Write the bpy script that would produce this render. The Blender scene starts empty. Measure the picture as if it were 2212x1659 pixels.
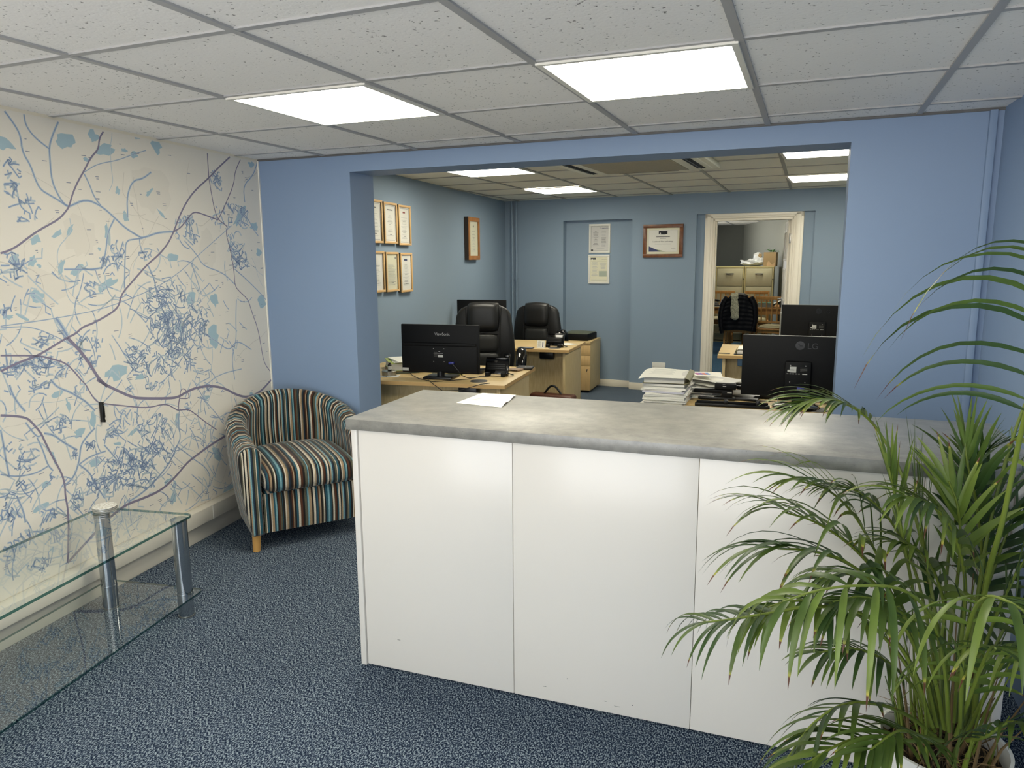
import bpy, bmesh, math, random
from mathutils import Vector, Matrix, noise
import numpy as np
R_ = math.radians
S = bpy.context.scene
C = S.collection
random.seed(7)

# ------------------------------------------------------------------ camera
CAM = Vector((3.0879, -3.6349, 1.4922)); FPX = 1584.0
YAW, PIT, ROL = -0.3838, 0.1703, -0.0074
def cam_axes():
    cy, sy, cp, sp, cr, sr = math.cos(YAW), math.sin(YAW), math.cos(PIT), math.sin(PIT), math.cos(ROL), math.sin(ROL)
    f = Vector((sy*cp, cy*cp, -sp)); r = Vector((cy, -sy, 0)); u = r.cross(f)
    return r*cr+u*sr, -r*sr+u*cr, f
AR, AU, AF = cam_axes()
cd = bpy.data.cameras.new('camera'); cam = bpy.data.objects.new('camera', cd); C.objects.link(cam)
m = Matrix((AR, AU, -AF)).transposed().to_4x4(); m.translation = CAM
cam.matrix_world = m
cd.sensor_width = 36; cd.lens = FPX/2212*36; cd.clip_start = .02; cd.clip_end = 60
S.camera = cam
# ------------------------------------------------------------------ colour management, daylight
S.view_settings.view_transform = 'Standard'; S.view_settings.look = 'None'
S.view_settings.gamma = 1; S.view_settings.use_curve_mapping = False
S.view_settings.exposure = 0.85
W = bpy.data.worlds.new('sky'); S.world = W; W.use_nodes = True
_nt = W.node_tree; _bg = _nt.nodes['Background']; _bg.inputs[1].default_value = 2.9
_tc = _nt.nodes.new('ShaderNodeTexCoord'); _sp = _nt.nodes.new('ShaderNodeSeparateXYZ'); _cr = _nt.nodes.new('ShaderNodeValToRGB')
_nt.links.new(_tc.outputs['Generated'], _sp.inputs[0]); _nt.links.new(_sp.outputs[2], _cr.inputs[0]); _nt.links.new(_cr.outputs[0], _bg.inputs[0])
_cr.color_ramp.elements[0].position = 0.0; _cr.color_ramp.elements[0].color = (1.6, 1.55, 1.5, 1)     # below the horizon: brightness added to lift light onto the ceiling
_cr.color_ramp.elements[1].position = 0.02; _cr.color_ramp.elements[1].color = (.86, .93, 1.0, 1)     # hazy sky
try:
    S.cycles.max_bounces = 10; S.cycles.diffuse_bounces = 5; S.cycles.transparent_max_bounces = 12
except Exception: pass
LED_COL = (1.0, .945, .79); LED_STR = 10.5
pl = bpy.data.lights.new('window_portal', 'AREA'); pl.shape = 'RECTANGLE'; pl.size = 3.1; pl.size_y = 1.55
pl.cycles.is_portal = True
po = bpy.data.objects.new('window_portal', pl); C.objects.link(po)
po.location = (2.25, -5.17, 1.2); po.rotation_euler = (R_(90), 0, 0)   # faces +y, into the room

def ray(u, v): return AR*((u-1106)/FPX) - AU*((v-829.5)/FPX) + AF
def aty(u, v, y): d = ray(u, v); return CAM + d*((y-CAM.y)/d.y)
def atz(u, v, z): d = ray(u, v); return CAM + d*((z-CAM.z)/d.z)
def atd(u, v, d): return CAM + ray(u, v)*d
def atline(u, v, a, b):
    n = Vector((-(b[1]-a[1]), b[0]-a[0], 0)); d = ray(u, v)
    return CAM + d*((n.dot(Vector((a[0], a[1], 0))-CAM) + n.z*CAM.z)/n.dot(d))

# ------------------------------------------------------------------ materials
def lin(c): return tuple(((x/255)/12.92 if x/255 <= .04045 else ((x/255+.055)/1.055)**2.4) for x in c)+(1,)
MATS = {}
def mat(name, rgb, rough=.6, metal=0, spec=.5, noise_=None, bump=None, **kw):
    """rgb sRGB; noise_=(rgb2, scale, contrast lo, hi, stretch) ; bump=(scale, strength, distance)"""
    if name in MATS: return MATS[name]
    M = bpy.data.materials.new(name); M.use_nodes = True; nt = M.node_tree; b = nt.nodes['Principled BSDF']
    b.inputs['Base Color'].default_value = lin(rgb); b.inputs['Roughness'].default_value = rough
    b.inputs['Metallic'].default_value = metal; b.inputs['Specular IOR Level'].default_value = spec
    for k, v in kw.items(): b.inputs[k.replace('_', ' ')].default_value = v
    if noise_ or bump:
        tc = nt.nodes.new('ShaderNodeTexCoord'); src = tc.outputs['Object']
    if noise_:
        rgb2, sc, lo, hi, st = noise_
        mp = nt.nodes.new('ShaderNodeMapping'); mp.inputs['Scale'].default_value = st; nt.links.new(src, mp.inputs[0])
        nz = nt.nodes.new('ShaderNodeTexNoise'); nz.inputs['Scale'].default_value = sc; nz.inputs['Detail'].default_value = 5
        nt.links.new(mp.outputs[0], nz.inputs[0])
        cr = nt.nodes.new('ShaderNodeValToRGB'); cr.color_ramp.elements[0].position = lo; cr.color_ramp.elements[1].position = hi
        cr.color_ramp.elements[0].color = lin(rgb); cr.color_ramp.elements[1].color = lin(rgb2)
        nt.links.new(nz.outputs['Fac'], cr.inputs[0]); nt.links.new(cr.outputs[0], b.inputs['Base Color'])
    if bump:
        nb = nt.nodes.new('ShaderNodeTexNoise'); nb.inputs['Scale'].default_value = bump[0]; nb.inputs['Detail'].default_value = 3
        bp = nt.nodes.new('ShaderNodeBump'); bp.inputs['Strength'].default_value = bump[1]; bp.inputs['Distance'].default_value = bump[2]
        nt.links.new(src, nb.inputs[0]); nt.links.new(nb.outputs['Fac'], bp.inputs['Height']); nt.links.new(bp.outputs[0], b.inputs['Normal'])
    MATS[name] = M; return M
def emis(name, col, st):
    M = bpy.data.materials.new(name); M.use_nodes = True; nt = M.node_tree
    b = nt.nodes['Principled BSDF']; b.inputs['Base Color'].default_value = (.8, .8, .8, 1)
    b.inputs['Emission Color'].default_value = tuple(col)+(1,); b.inputs['Emission Strength'].default_value = st
    MATS[name] = M; return M

BLUE = mat('blue_paint', (128, 149, 178), .55, spec=.35, bump=(90, .12, .002))
BLUE2 = mat('blue_paint_rear', (136, 154, 171), .6, spec=.3, bump=(90, .12, .002))  # same paint as the front room, warm rear light put into its colour
GREYW = mat('grey_paint', (124, 126, 116), .7)
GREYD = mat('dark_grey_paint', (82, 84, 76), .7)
CREAMW = mat('cream_paint', (232, 224, 204), .6)
WHITEG = mat('white_gloss', (232, 228, 218), .35)
TRUNK = mat('white_trunking', (228, 222, 208), .4)
TBAR = mat('ceiling_tee', (168, 168, 168), .5)
LED = emis('led_diffuser', LED_COL, LED_STR)
WHITEPL = mat('white_plastic', (226, 224, 214), .4)
PANELW = mat('white_melamine', (236, 231, 222), .24, spec=.5)
BLACKP = mat('black_plastic', (10, 11, 13), .35)
BLACKM = mat('black_matt_plastic', (9, 10, 12), .62, spec=.25)
BLACKG = mat('black_gloss_plastic', (12, 12, 13), .12)
LEATHER = mat('black_leather', (22, 22, 22), .42, spec=.45, bump=(220, .25, .001))
LEATHER2 = mat('charcoal_leather', (46, 46, 44), .45, spec=.45, bump=(220, .25, .001))
SEAM = mat('leather_seam', (8, 8, 8), .7)
BEECH = mat('beech_laminate', (214, 188, 134), .42, noise_=((202, 172, 118), 9, .35, .7, (1, 9, 9)))
BEECHV = mat('beech_laminate_upright', (206, 186, 140), .5, noise_=((188, 164, 118), 12, .35, .7, (9, 9, .8)))
BEECHD = mat('beech_drawer', (218, 184, 128), .45, noise_=((206, 170, 114), 8, .35, .7, (7, 7, 1)))
OAKE = mat('beech_edge', (196, 160, 104), .5)
CAB = mat('pale_cabinet', (190, 186, 156), .5, noise_=((180, 175, 146), 6, .35, .7, (1, 1, 1)))
CABE = mat('cabinet_edge', (186, 176, 130), .5)
WOOD = mat('oak_chair_wood', (196, 146, 82), .45, noise_=((176, 126, 66), 10, .3, .7, (4, 4, 1)))
WOODLEG = mat('beech_leg', (214, 164, 92), .4)
PINE = mat('pine_frame', (176, 122, 66), .4, noise_=((150, 98, 48), 10, .3, .7, (3, 3, 1)))
DARKPINE = mat('stained_pine_frame', (124, 74, 36), .38, noise_=((96, 54, 26), 12, .3, .7, (2, 2, 2)))
OAKF = mat('light_oak_frame', (210, 172, 118), .45)
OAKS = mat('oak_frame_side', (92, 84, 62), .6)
PAPER = mat('paper', (238, 236, 226), .7)
PAPER2 = mat('paper_grey', (214, 212, 206), .7)
CREAMP = mat('cream_card', (232, 228, 200), .7)
INK = mat('ink', (120, 120, 116), .7)
INKD = mat('dark_ink', (40, 42, 48), .7)
INKN = mat('navy_ink', (64, 70, 110), .7)
CHROME = mat('chrome', (186, 190, 194), .12, 1)
STEEL = mat('brushed_steel', (170, 168, 160), .3, 1)
GLASST = None
SOIL = mat('soil', (40, 30, 22), .95, bump=(60, .8, .01))
POTW = mat('white_pot', (236, 234, 226), .3)
LIME = mat('lime_folder', (168, 182, 98), .5)
OLIVE = mat('olive_folder', (138, 134, 102), .6)
TEALF = mat('green_folder', (96, 122, 104), .6)
CARDB = mat('cardboard', (150, 128, 94), .8)
BROWNL = mat('brown_leather', (84, 44, 26), .45)
TANL = mat('tan_wallet', (150, 126, 104), .6)
VGA = mat('blue_plug', (52, 58, 140), .4)
LABELW = mat('label_white', (196, 196, 190), .6)
CUSH = mat('cream_cushion', (196, 188, 152), .8)
NAVYJ = mat('navy_padded_nylon', (10, 12, 20), .6, spec=.25, bump=(70, .4, .004))
FLEECE = mat('cream_fleece', (214, 210, 184), .95, noise_=((150, 150, 128), 90, .4, .65, (1, 1, 1)), bump=(110, 1.0, .012))
BAGW = mat('white_plastic_bag', (186, 190, 194), .3, bump=(30, .6, .01))
STEM = mat('palm_stem', (108, 124, 44), .5)
FIBRE = mat('palm_fibre', (104, 84, 52), .85)

def glass_mat(name, tint, rough=0.0):
    M = bpy.data.materials.new(name); M.use_nodes = True; nt = M.node_tree; nt.nodes.clear()
    o = nt.nodes.new('ShaderNodeOutputMaterial'); t = nt.nodes.new('ShaderNodeBsdfTransparent'); t.inputs[0].default_value = tint
    g = nt.nodes.new('ShaderNodeBsdfGlossy'); g.inputs['Roughness'].default_value = rough
    mx = nt.nodes.new('ShaderNodeMixShader'); fr = nt.nodes.new('ShaderNodeFresnel')
    ge = nt.nodes.new('ShaderNodeNewGeometry'); ma = nt.nodes.new('ShaderNodeMath'); ma.operation = 'MULTIPLY_ADD'; ma.inputs[1].default_value = 1/1.5-1.5; ma.inputs[2].default_value = 1.5
    nt.links.new(ge.outputs['Backfacing'], ma.inputs[0]); nt.links.new(ma.outputs[0], fr.inputs[0])
    dbl = nt.nodes.new('ShaderNodeMath'); dbl.operation = 'MULTIPLY'; dbl.use_clamp = True; dbl.inputs[1].default_value = 1.6   # two surfaces of one pane
    nt.links.new(fr.outputs[0], dbl.inputs[0]); nt.links.new(dbl.outputs[0], mx.inputs[0]); nt.links.new(t.outputs[0], mx.inputs[1]); nt.links.new(g.outputs[0], mx.inputs[2])
    nt.links.new(mx.outputs[0], o.inputs[0]); MATS[name] = M; return M
GLASS = glass_mat('clear_table_glass', (.93, .97, .95, 1))
PANE = glass_mat('picture_glass', (.99, .99, .99, 1), .05)
GEDGE = glass_mat('glass_edge', (.10, .26, .25, 1), .05)

def carpet(name, dark, mid, light, scale):
    M = bpy.data.materials.new(name); M.use_nodes = True; nt = M.node_tree; b = nt.nodes['Principled BSDF']
    b.inputs['Roughness'].default_value = .95; b.inputs['Specular IOR Level'].default_value = .1
    tc = nt.nodes.new('ShaderNodeTexCoord'); mp = nt.nodes.new('ShaderNodeMapping'); nt.links.new(tc.outputs['Object'], mp.inputs[0])
    mp.inputs['Scale'].default_value = (1, .55, 1); mp.inputs['Rotation'].default_value = (0, 0, .5)
    n1 = nt.nodes.new('ShaderNodeTexNoise'); n1.inputs['Scale'].default_value = scale; n1.inputs['Detail'].default_value = 4
    nt.links.new(mp.outputs[0], n1.inputs[0])
    cr = nt.nodes.new('ShaderNodeValToRGB'); e = cr.color_ramp.elements
    e[0].position = .40; e[0].color = lin(dark); e[1].position = .62; e[1].color = lin(light)
    q = e.new(.50); q.color = lin(mid)
    nt.links.new(n1.outputs['Fac'], cr.inputs[0])
    n2 = nt.nodes.new('ShaderNodeTexNoise'); n2.inputs['Scale'].default_value = 1.6; n2.inputs['Detail'].default_value = 3
    nt.links.new(tc.outputs['Object'], n2.inputs[0])
    mx = nt.nodes.new('ShaderNodeMix'); mx.data_type = 'RGBA'; mx.blend_type = 'MULTIPLY'; mx.inputs['Factor'].default_value = .25
    nt.links.new(cr.outputs[0], mx.inputs['A']); nt.links.new(n2.outputs['Color'], mx.inputs['B'])
    nt.links.new(cr.outputs[0], b.inputs['Base Color'])
    bp = nt.nodes.new('ShaderNodeBump'); bp.inputs['Strength'].default_value = .25; bp.inputs['Distance'].default_value = .003
    nt.links.new(n1.outputs['Fac'], bp.inputs['Height']); nt.links.new(bp.outputs[0], b.inputs['Normal'])
    MATS[name] = M; return M
CARPET = carpet('blue_fleck_carpet', (18, 28, 48), (56, 70, 90), (150, 163, 170), 230)
CARPET2 = carpet('plain_blue_carpet', (52, 84, 112), (64, 98, 126), (84, 116, 140), 120)

def tilemat():
    M = bpy.data.materials.new('mineral_tile'); M.use_nodes = True; nt = M.node_tree; b = nt.nodes['Principled BSDF']
    b.inputs['Roughness'].default_value = .9
    tc = nt.nodes.new('ShaderNodeTexCoord')
    v = nt.nodes.new('ShaderNodeTexNoise'); v.inputs['Scale'].default_value = 95; v.inputs['Detail'].default_value = 1
    nt.links.new(tc.outputs['Object'], v.inputs[0])
    v2 = nt.nodes.new('ShaderNodeTexNoise'); v2.inputs['Scale'].default_value = 2.2; nt.links.new(tc.outputs['Object'], v2.inputs[0])
    ad = nt.nodes.new('ShaderNodeMath'); ad.operation = 'MULTIPLY_ADD'; ad.inputs[1].default_value = .12
    nt.links.new(v2.outputs['Fac'], ad.inputs[0]); nt.links.new(v.outputs['Fac'], ad.inputs[2])
    cr = nt.nodes.new('ShaderNodeValToRGB'); e = cr.color_ramp.elements
    e[0].position = .30; e[0].color = lin((128, 126, 122)); e[1].position = .37; e[1].color = lin((240, 238, 234))
    nt.links.new(ad.outputs[0], cr.inputs[0]); nt.links.new(cr.outputs[0], b.inputs['Base Color'])
    bp = nt.nodes.new('ShaderNodeBump'); bp.inputs['Strength'].default_value = .3; bp.inputs['Distance'].default_value = .002
    nt.links.new(v.outputs['Fac'], bp.inputs['Height']); nt.links.new(bp.outputs[0], b.inputs['Normal'])
    MATS['tile'] = M; return M
TILE = tilemat()
TILE2 = mat('mineral_tile_rear', (232, 228, 212), .9)

def concrete():
    M = bpy.data.materials.new('concrete_laminate'); M.use_nodes = True; nt = M.node_tree; b = nt.nodes['Principled BSDF']
    b.inputs['Roughness'].default_value = .42; b.inputs['Specular IOR Level'].default_value = .95; b.inputs['Coat Weight'].default_value = .5; b.inputs['Coat Roughness'].default_value = .34
    tc = nt.nodes.new('ShaderNodeTexCoord')
    n1 = nt.nodes.new('ShaderNodeTexNoise'); n1.inputs['Scale'].default_value = 15; n1.inputs['Detail'].default_value = 8; n1.inputs['Roughness'].default_value = .65
    n2 = nt.nodes.new('ShaderNodeTexNoise'); n2.inputs['Scale'].default_value = 120; n2.inputs['Detail'].default_value = 2
    mp = nt.nodes.new('ShaderNodeMapping'); mp.inputs['Scale'].default_value = (1, 1.2, 1.2)
    nt.links.new(tc.outputs['Object'], mp.inputs[0]); nt.links.new(mp.outputs[0], n1.inputs[0]); nt.links.new(tc.outputs['Object'], n2.inputs[0])
    cr = nt.nodes.new('ShaderNodeValToRGB'); e = cr.color_ramp.elements
    e[0].position = .33; e[0].color = lin((110, 109, 104)); e[1].position = .7; e[1].color = lin((148, 146, 138))
    nt.links.new(n1.outputs['Fac'], cr.inputs[0])
    c2 = nt.nodes.new('ShaderNodeValToRGB'); e = c2.color_ramp.elements
    e[0].position = .27; e[0].color = (.45, .45, .45, 1); e[1].position = .36; e[1].color = (1, 1, 1, 1)
    nt.links.new(n2.outputs['Fac'], c2.inputs[0])
    mx = nt.nodes.new('ShaderNodeMix'); mx.data_type = 'RGBA'; mx.blend_type = 'MULTIPLY'; mx.inputs['Factor'].default_value = .6
    nt.links.new(cr.outputs[0], mx.inputs['A']); nt.links.new(c2.outputs[0], mx.inputs['B']); nt.links.new(mx.outputs['Result'], b.inputs['Base Color'])
    MATS['concrete'] = M; return M
CONC = concrete()

def stripes():
    """woven stripe cloth: colour bands along U (metres)"""
    M = bpy.data.materials.new('striped_chenille'); M.use_nodes = True; nt = M.node_tree; b = nt.nodes['Principled BSDF']
    b.inputs['Roughness'].default_value = .85; b.inputs['Specular IOR Level'].default_value = .2
    b.inputs['Sheen Weight'].default_value = .25; b.inputs['Sheen Roughness'].default_value = .4
    uv = nt.nodes.new('ShaderNodeUVMap'); uv.uv_map = 'UVMap'
    sp = nt.nodes.new('ShaderNodeSeparateXYZ'); nt.links.new(uv.outputs[0], sp.inputs[0])
    dk = (30, 27, 25); br = (78, 46, 30); te = (38, 78, 90); lt = (112, 150, 156); cr_ = (196, 186, 166); ta = (150, 128, 100); nv = (30, 48, 64); ol = (84, 82, 66)
    seqs = [[dk, te, cr_, br, dk, ol, te, lt, ta, dk, cr_, nv, te, br, ta, dk, ol, cr_, dk, te, lt, te, dk, cr_, ta, ol, nv, dk, br, ta],
            [te, dk, cr_, ta, te, lt, dk, br, ol, dk, cr_, ta, nv, dk, lt, te, dk, cr_, ol, br, dk, te, cr_, dk, ta, lt, nv, dk, ol, cr_]]
    rr = random.Random(5); outs = []
    for k, (sq, per) in enumerate(zip(seqs, (.25, .215))):
        mu = nt.nodes.new('ShaderNodeMath'); mu.operation = 'MULTIPLY'; mu.inputs[1].default_value = 1/per
        fr = nt.nodes.new('ShaderNodeMath'); fr.operation = 'FRACT'
        nt.links.new(sp.outputs[0], mu.inputs[0]); nt.links.new(mu.outputs[0], fr.inputs[0])
        cr = nt.nodes.new('ShaderNodeValToRGB'); cr.color_ramp.interpolation = 'CONSTANT'; e = cr.color_ramp.elements
        w = [rr.uniform(.5, 1.5) for _ in sq]; t = sum(w); p = 0
        e[0].position = 0; e[0].color = lin(sq[0]); e.remove(e[1])
        for c, wi in zip(sq, w):
            if p > 0: q = e.new(p/t); q.color = lin(c)
            p += wi
        nt.links.new(fr.outputs[0], cr.inputs[0]); outs.append(cr)
    # alternate the two sequences every 0.41 m
    mu = nt.nodes.new('ShaderNodeMath'); mu.operation = 'MULTIPLY'; mu.inputs[1].default_value = 1/.47
    fr = nt.nodes.new('ShaderNodeMath'); fr.operation = 'FRACT'; gt = nt.nodes.new('ShaderNodeMath'); gt.operation = 'GREATER_THAN'; gt.inputs[1].default_value = .54
    nt.links.new(sp.outputs[0], mu.inputs[0]); nt.links.new(mu.outputs[0], fr.inputs[0]); nt.links.new(fr.outputs[0], gt.inputs[0])
    mx = nt.nodes.new('ShaderNodeMix'); mx.data_type = 'RGBA'
    nt.links.new(gt.outputs[0], mx.inputs['Factor']); nt.links.new(outs[0].outputs[0], mx.inputs['A']); nt.links.new(outs[1].outputs[0], mx.inputs['B'])
    tc = nt.nodes.new('ShaderNodeTexCoord'); nz = nt.nodes.new('ShaderNodeTexNoise'); nz.inputs['Scale'].default_value = 260; nz.inputs['Detail'].default_value = 2
    nt.links.new(tc.outputs['Object'], nz.inputs[0])
    m2 = nt.nodes.new('ShaderNodeMix'); m2.data_type = 'RGBA'; m2.blend_type = 'OVERLAY'; m2.inputs['Factor'].default_value = .35
    nt.links.new(mx.outputs['Result'], m2.inputs['A']); nt.links.new(nz.outputs['Fac'], m2.inputs['B'])
    nt.links.new(m2.outputs['Result'], b.inputs['Base Color'])
    bp = nt.nodes.new('ShaderNodeBump'); bp.inputs['Strength'].default_value = .35; bp.inputs['Distance'].default_value = .002
    nt.links.new(nz.outputs['Fac'], bp.inputs['Height']); nt.links.new(bp.outputs[0], b.inputs['Normal'])
    MATS['stripes'] = M; return M
STRIPE = stripes()

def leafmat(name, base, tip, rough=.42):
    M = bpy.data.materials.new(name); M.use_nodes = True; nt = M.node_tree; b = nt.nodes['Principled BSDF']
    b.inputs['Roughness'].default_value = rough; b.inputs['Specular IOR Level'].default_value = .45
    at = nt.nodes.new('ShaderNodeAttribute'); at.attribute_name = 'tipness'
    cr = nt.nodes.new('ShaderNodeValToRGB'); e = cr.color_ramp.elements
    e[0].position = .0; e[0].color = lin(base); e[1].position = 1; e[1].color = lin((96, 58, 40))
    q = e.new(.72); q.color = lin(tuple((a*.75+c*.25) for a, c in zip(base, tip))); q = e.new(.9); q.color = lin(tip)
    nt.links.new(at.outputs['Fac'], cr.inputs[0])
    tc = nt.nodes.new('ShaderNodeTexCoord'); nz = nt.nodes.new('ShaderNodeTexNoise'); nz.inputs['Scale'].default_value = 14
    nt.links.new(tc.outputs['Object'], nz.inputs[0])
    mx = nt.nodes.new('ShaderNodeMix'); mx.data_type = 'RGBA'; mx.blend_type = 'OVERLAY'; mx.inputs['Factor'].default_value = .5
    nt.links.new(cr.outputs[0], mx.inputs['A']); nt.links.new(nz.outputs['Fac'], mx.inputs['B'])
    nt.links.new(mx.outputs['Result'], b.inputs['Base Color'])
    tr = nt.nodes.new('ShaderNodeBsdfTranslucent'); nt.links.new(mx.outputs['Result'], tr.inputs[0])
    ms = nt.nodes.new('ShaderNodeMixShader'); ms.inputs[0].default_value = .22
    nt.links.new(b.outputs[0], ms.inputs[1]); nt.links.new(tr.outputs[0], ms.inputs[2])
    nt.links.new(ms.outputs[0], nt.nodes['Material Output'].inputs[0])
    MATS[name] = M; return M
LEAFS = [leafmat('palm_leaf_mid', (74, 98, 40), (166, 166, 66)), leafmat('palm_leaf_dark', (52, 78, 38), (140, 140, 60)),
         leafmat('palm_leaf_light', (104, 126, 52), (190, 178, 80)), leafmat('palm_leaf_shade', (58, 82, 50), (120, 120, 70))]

# ------------------------------------------------------------------ mesh helpers
class MB:
    def __init__(s): s.bm = bmesh.new(); s.mats = []; s.smooth = False
    def mi(s, m):
        if m not in s.mats: s.mats.append(m)
        return s.mats.index(m)
    def merge(s, tb, m, M=None):
        if M is not None: bmesh.ops.transform(tb, matrix=M, verts=tb.verts)
        k = s.mi(m)
        for f in tb.faces: f.material_index = k
        me = bpy.data.meshes.new('t'); tb.to_mesh(me); tb.free(); s.bm.from_mesh(me); bpy.data.meshes.remove(me); return s
    def box(s, c, d, m, bev=0, rz=0, M=None, seg=2):
        tb = bmesh.new(); bmesh.ops.create_cube(tb, size=1)
        bmesh.ops.scale(tb, vec=d, verts=tb.verts)
        if bev: bmesh.ops.bevel(tb, geom=tb.edges[:], offset=bev, segments=seg, affect='EDGES', profile=.5)
        T = Matrix.Translation(c) @ Matrix.Rotation(rz, 4, 'Z')
        if M is not None: T = M @ T
        return s.merge(tb, m, T)
    def bb(s, x0, x1, y0, y1, z0, z1, m, bev=0):
        return s.box(((x0+x1)/2, (y0+y1)/2, (z0+z1)/2), (abs(x1-x0), abs(y1-y0), abs(z1-z0)), m, bev)
    def cyl(s, p0, p1, r0, r1, m, n=20, cap=True):
        p0 = Vector(p0); p1 = Vector(p1); d = p1-p0
        tb = bmesh.new(); bmesh.ops.create_cone(tb, cap_ends=cap, segments=n, radius1=r0, radius2=r1, depth=d.length)
        q = Vector((0, 0, 1)).rotation_difference(d.normalized())
        return s.merge(tb, m, Matrix.Translation((p0+p1)/2) @ q.to_matrix().to_4x4())
    def lathe(s, prof, m, n=32, M=None):
        tb = bmesh.new(); rings = []
        for r, z in prof:
            if r < 1e-6: rings.append([tb.verts.new((0, 0, z))])
            else: rings.append([tb.verts.new((r*math.cos(6.2832*i/n), r*math.sin(6.2832*i/n), z)) for i in range(n)])
        for a, b in zip(rings, rings[1:]):
            for i in range(n):
                j = (i+1) % n
                if len(a) == 1 and len(b) == 1: continue
                if len(a) == 1: tb.faces.new((a[0], b[j], b[i]))
                elif len(b) == 1: tb.faces.new((a[i], a[j], b[0]))
                else: tb.faces.new((a[i], a[j], b[j], b[i]))
        bmesh.ops.recalc_face_normals(tb, faces=tb.faces)
        return s.merge(tb, m, M)
    def tube(s, pts, r, m, n=8, cap=True, flat=1.0):
        pts = [Vector(p) for p in pts]; tb = bmesh.new(); rings = []
        N = None
        for i, p in enumerate(pts):
            t = (pts[min(i+1, len(pts)-1)]-pts[max(i-1, 0)]).normalized()
            if N is None:
                N = t.orthogonal().normalized()
                if abs(t.z) < .99: N = t.cross(Vector((0, 0, 1))).normalized()
            N = (N - t*N.dot(t)).normalized(); B = t.cross(N)
            rr = r[i] if isinstance(r, (list, tuple)) else r
            rings.append([tb.verts.new(p + (N*math.cos(6.2832*k/n) + B*math.sin(6.2832*k/n)*flat)*rr) for k in range(n)])
        for a, b in zip(rings, rings[1:]):
            for i in range(n): tb.faces.new((a[i], a[(i+1) % n], b[(i+1) % n], b[i]))
        if cap:
            tb.faces.new(rings[0][::-1]); tb.faces.new(rings[-1])
        bmesh.ops.recalc_face_normals(tb, faces=tb.faces)
        return s.merge(tb, m)
    def prism(s, poly, z0, z1, m, M=None, bev=0):
        """poly in xy extruded along z"""
        tb = bmesh.new(); a = [tb.verts.new((p[0], p[1], z0)) for p in poly]; b = [tb.verts.new((p[0], p[1], z1)) for p in poly]
        n = len(poly)
        tb.faces.new(a[::-1]); tb.faces.new(b)
        for i in range(n): tb.faces.new((a[i], a[(i+1) % n], b[(i+1) % n], b[i]))
        bmesh.ops.recalc_face_normals(tb, faces=tb.faces)
        if bev: bmesh.ops.bevel(tb, geom=tb.edges[:], offset=bev, segments=2, affect='EDGES', profile=.5)
        return s.merge(tb, m, M)
    def poly(s, pts, m):
        tb = bmesh.new(); tb.faces.new([tb.verts.new(p) for p in pts]); return s.merge(tb, m)
    def grid(s, fn, nu, nv, m, closed_u=False):
        tb = bmesh.new(); V = [[tb.verts.new(fn(i/(nu if closed_u else nu-1), j/(nv-1))) for j in range(nv)] for i in range(nu)]
        for i in range(nu if closed_u else nu-1):
            for j in range(nv-1):
                try: tb.faces.new((V[i][j], V[(i+1) % nu][j], V[(i+1) % nu][j+1], V[i][j+1]))
                except ValueError: pass
        bmesh.ops.remove_doubles(tb, verts=tb.verts, dist=1e-6)
        bmesh.ops.recalc_face_normals(tb, faces=tb.faces)
        return s.merge(tb, m)
    def build(s, name, parent=None, smooth=True, angle=38, label=None):
        me = bpy.data.meshes.new(name); s.bm.to_mesh(me); s.bm.free()
        for mm in s.mats: me.materials.append(mm)
        if smooth:
            me.polygons.foreach_set('use_smooth', [True]*len(me.polygons)); me.set_sharp_from_angle(angle=R_(angle))
        o = bpy.data.objects.new(name, me); C.objects.link(o)
        if parent: o.parent = parent
        if label: o['label'] = label
        return o
def tag(o, label, cat, group=None, kind=None):
    o['label'] = label; o['category'] = cat
    if group: o['group'] = group
    if kind: o['kind'] = kind
    return o
def thing(name, label, cat, loc=(0, 0, 0), rz=0, group=None):
    o = bpy.data.objects.new(name, None); C.objects.link(o); o.location = loc; o.rotation_euler = (0, 0, rz)
    o.empty_display_size = .05
    return tag(o, label, cat, group)
def struct(mb, name, parent=None, **k):
    o = mb.build(name, parent, **k)
    if not parent: o['kind'] = 'structure'
    return o
def dup(root, loc, rz, label, group=None):
    def cp(o, par):
        c = o.copy(); C.objects.link(c); c.parent = par
        for ch in [x for x in S.objects if x.parent == o]: cp(ch, c)
        return c
    r = cp(root, None); r.location = loc; r.rotation_euler = (0, 0, rz); r['label'] = label
    if group: r['group'] = group
    return r
def text(body, size, parent, loc, rot, m, name='lettering', ext=.0006, align='CENTER'):
    cu = bpy.data.curves.new(name, 'FONT'); cu.body = body; cu.size = size; cu.extrude = ext; cu.align_x = align
    cu.materials.append(m); tmp = bpy.data.objects.new(name, cu)
    me = bpy.data.meshes.new_from_object(tmp); bpy.data.objects.remove(tmp); bpy.data.curves.remove(cu); me.name = name
    o = bpy.data.objects.new(name, me); C.objects.link(o); o.parent = parent
    o.location = loc; o.rotation_euler = rot
    return o
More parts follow.
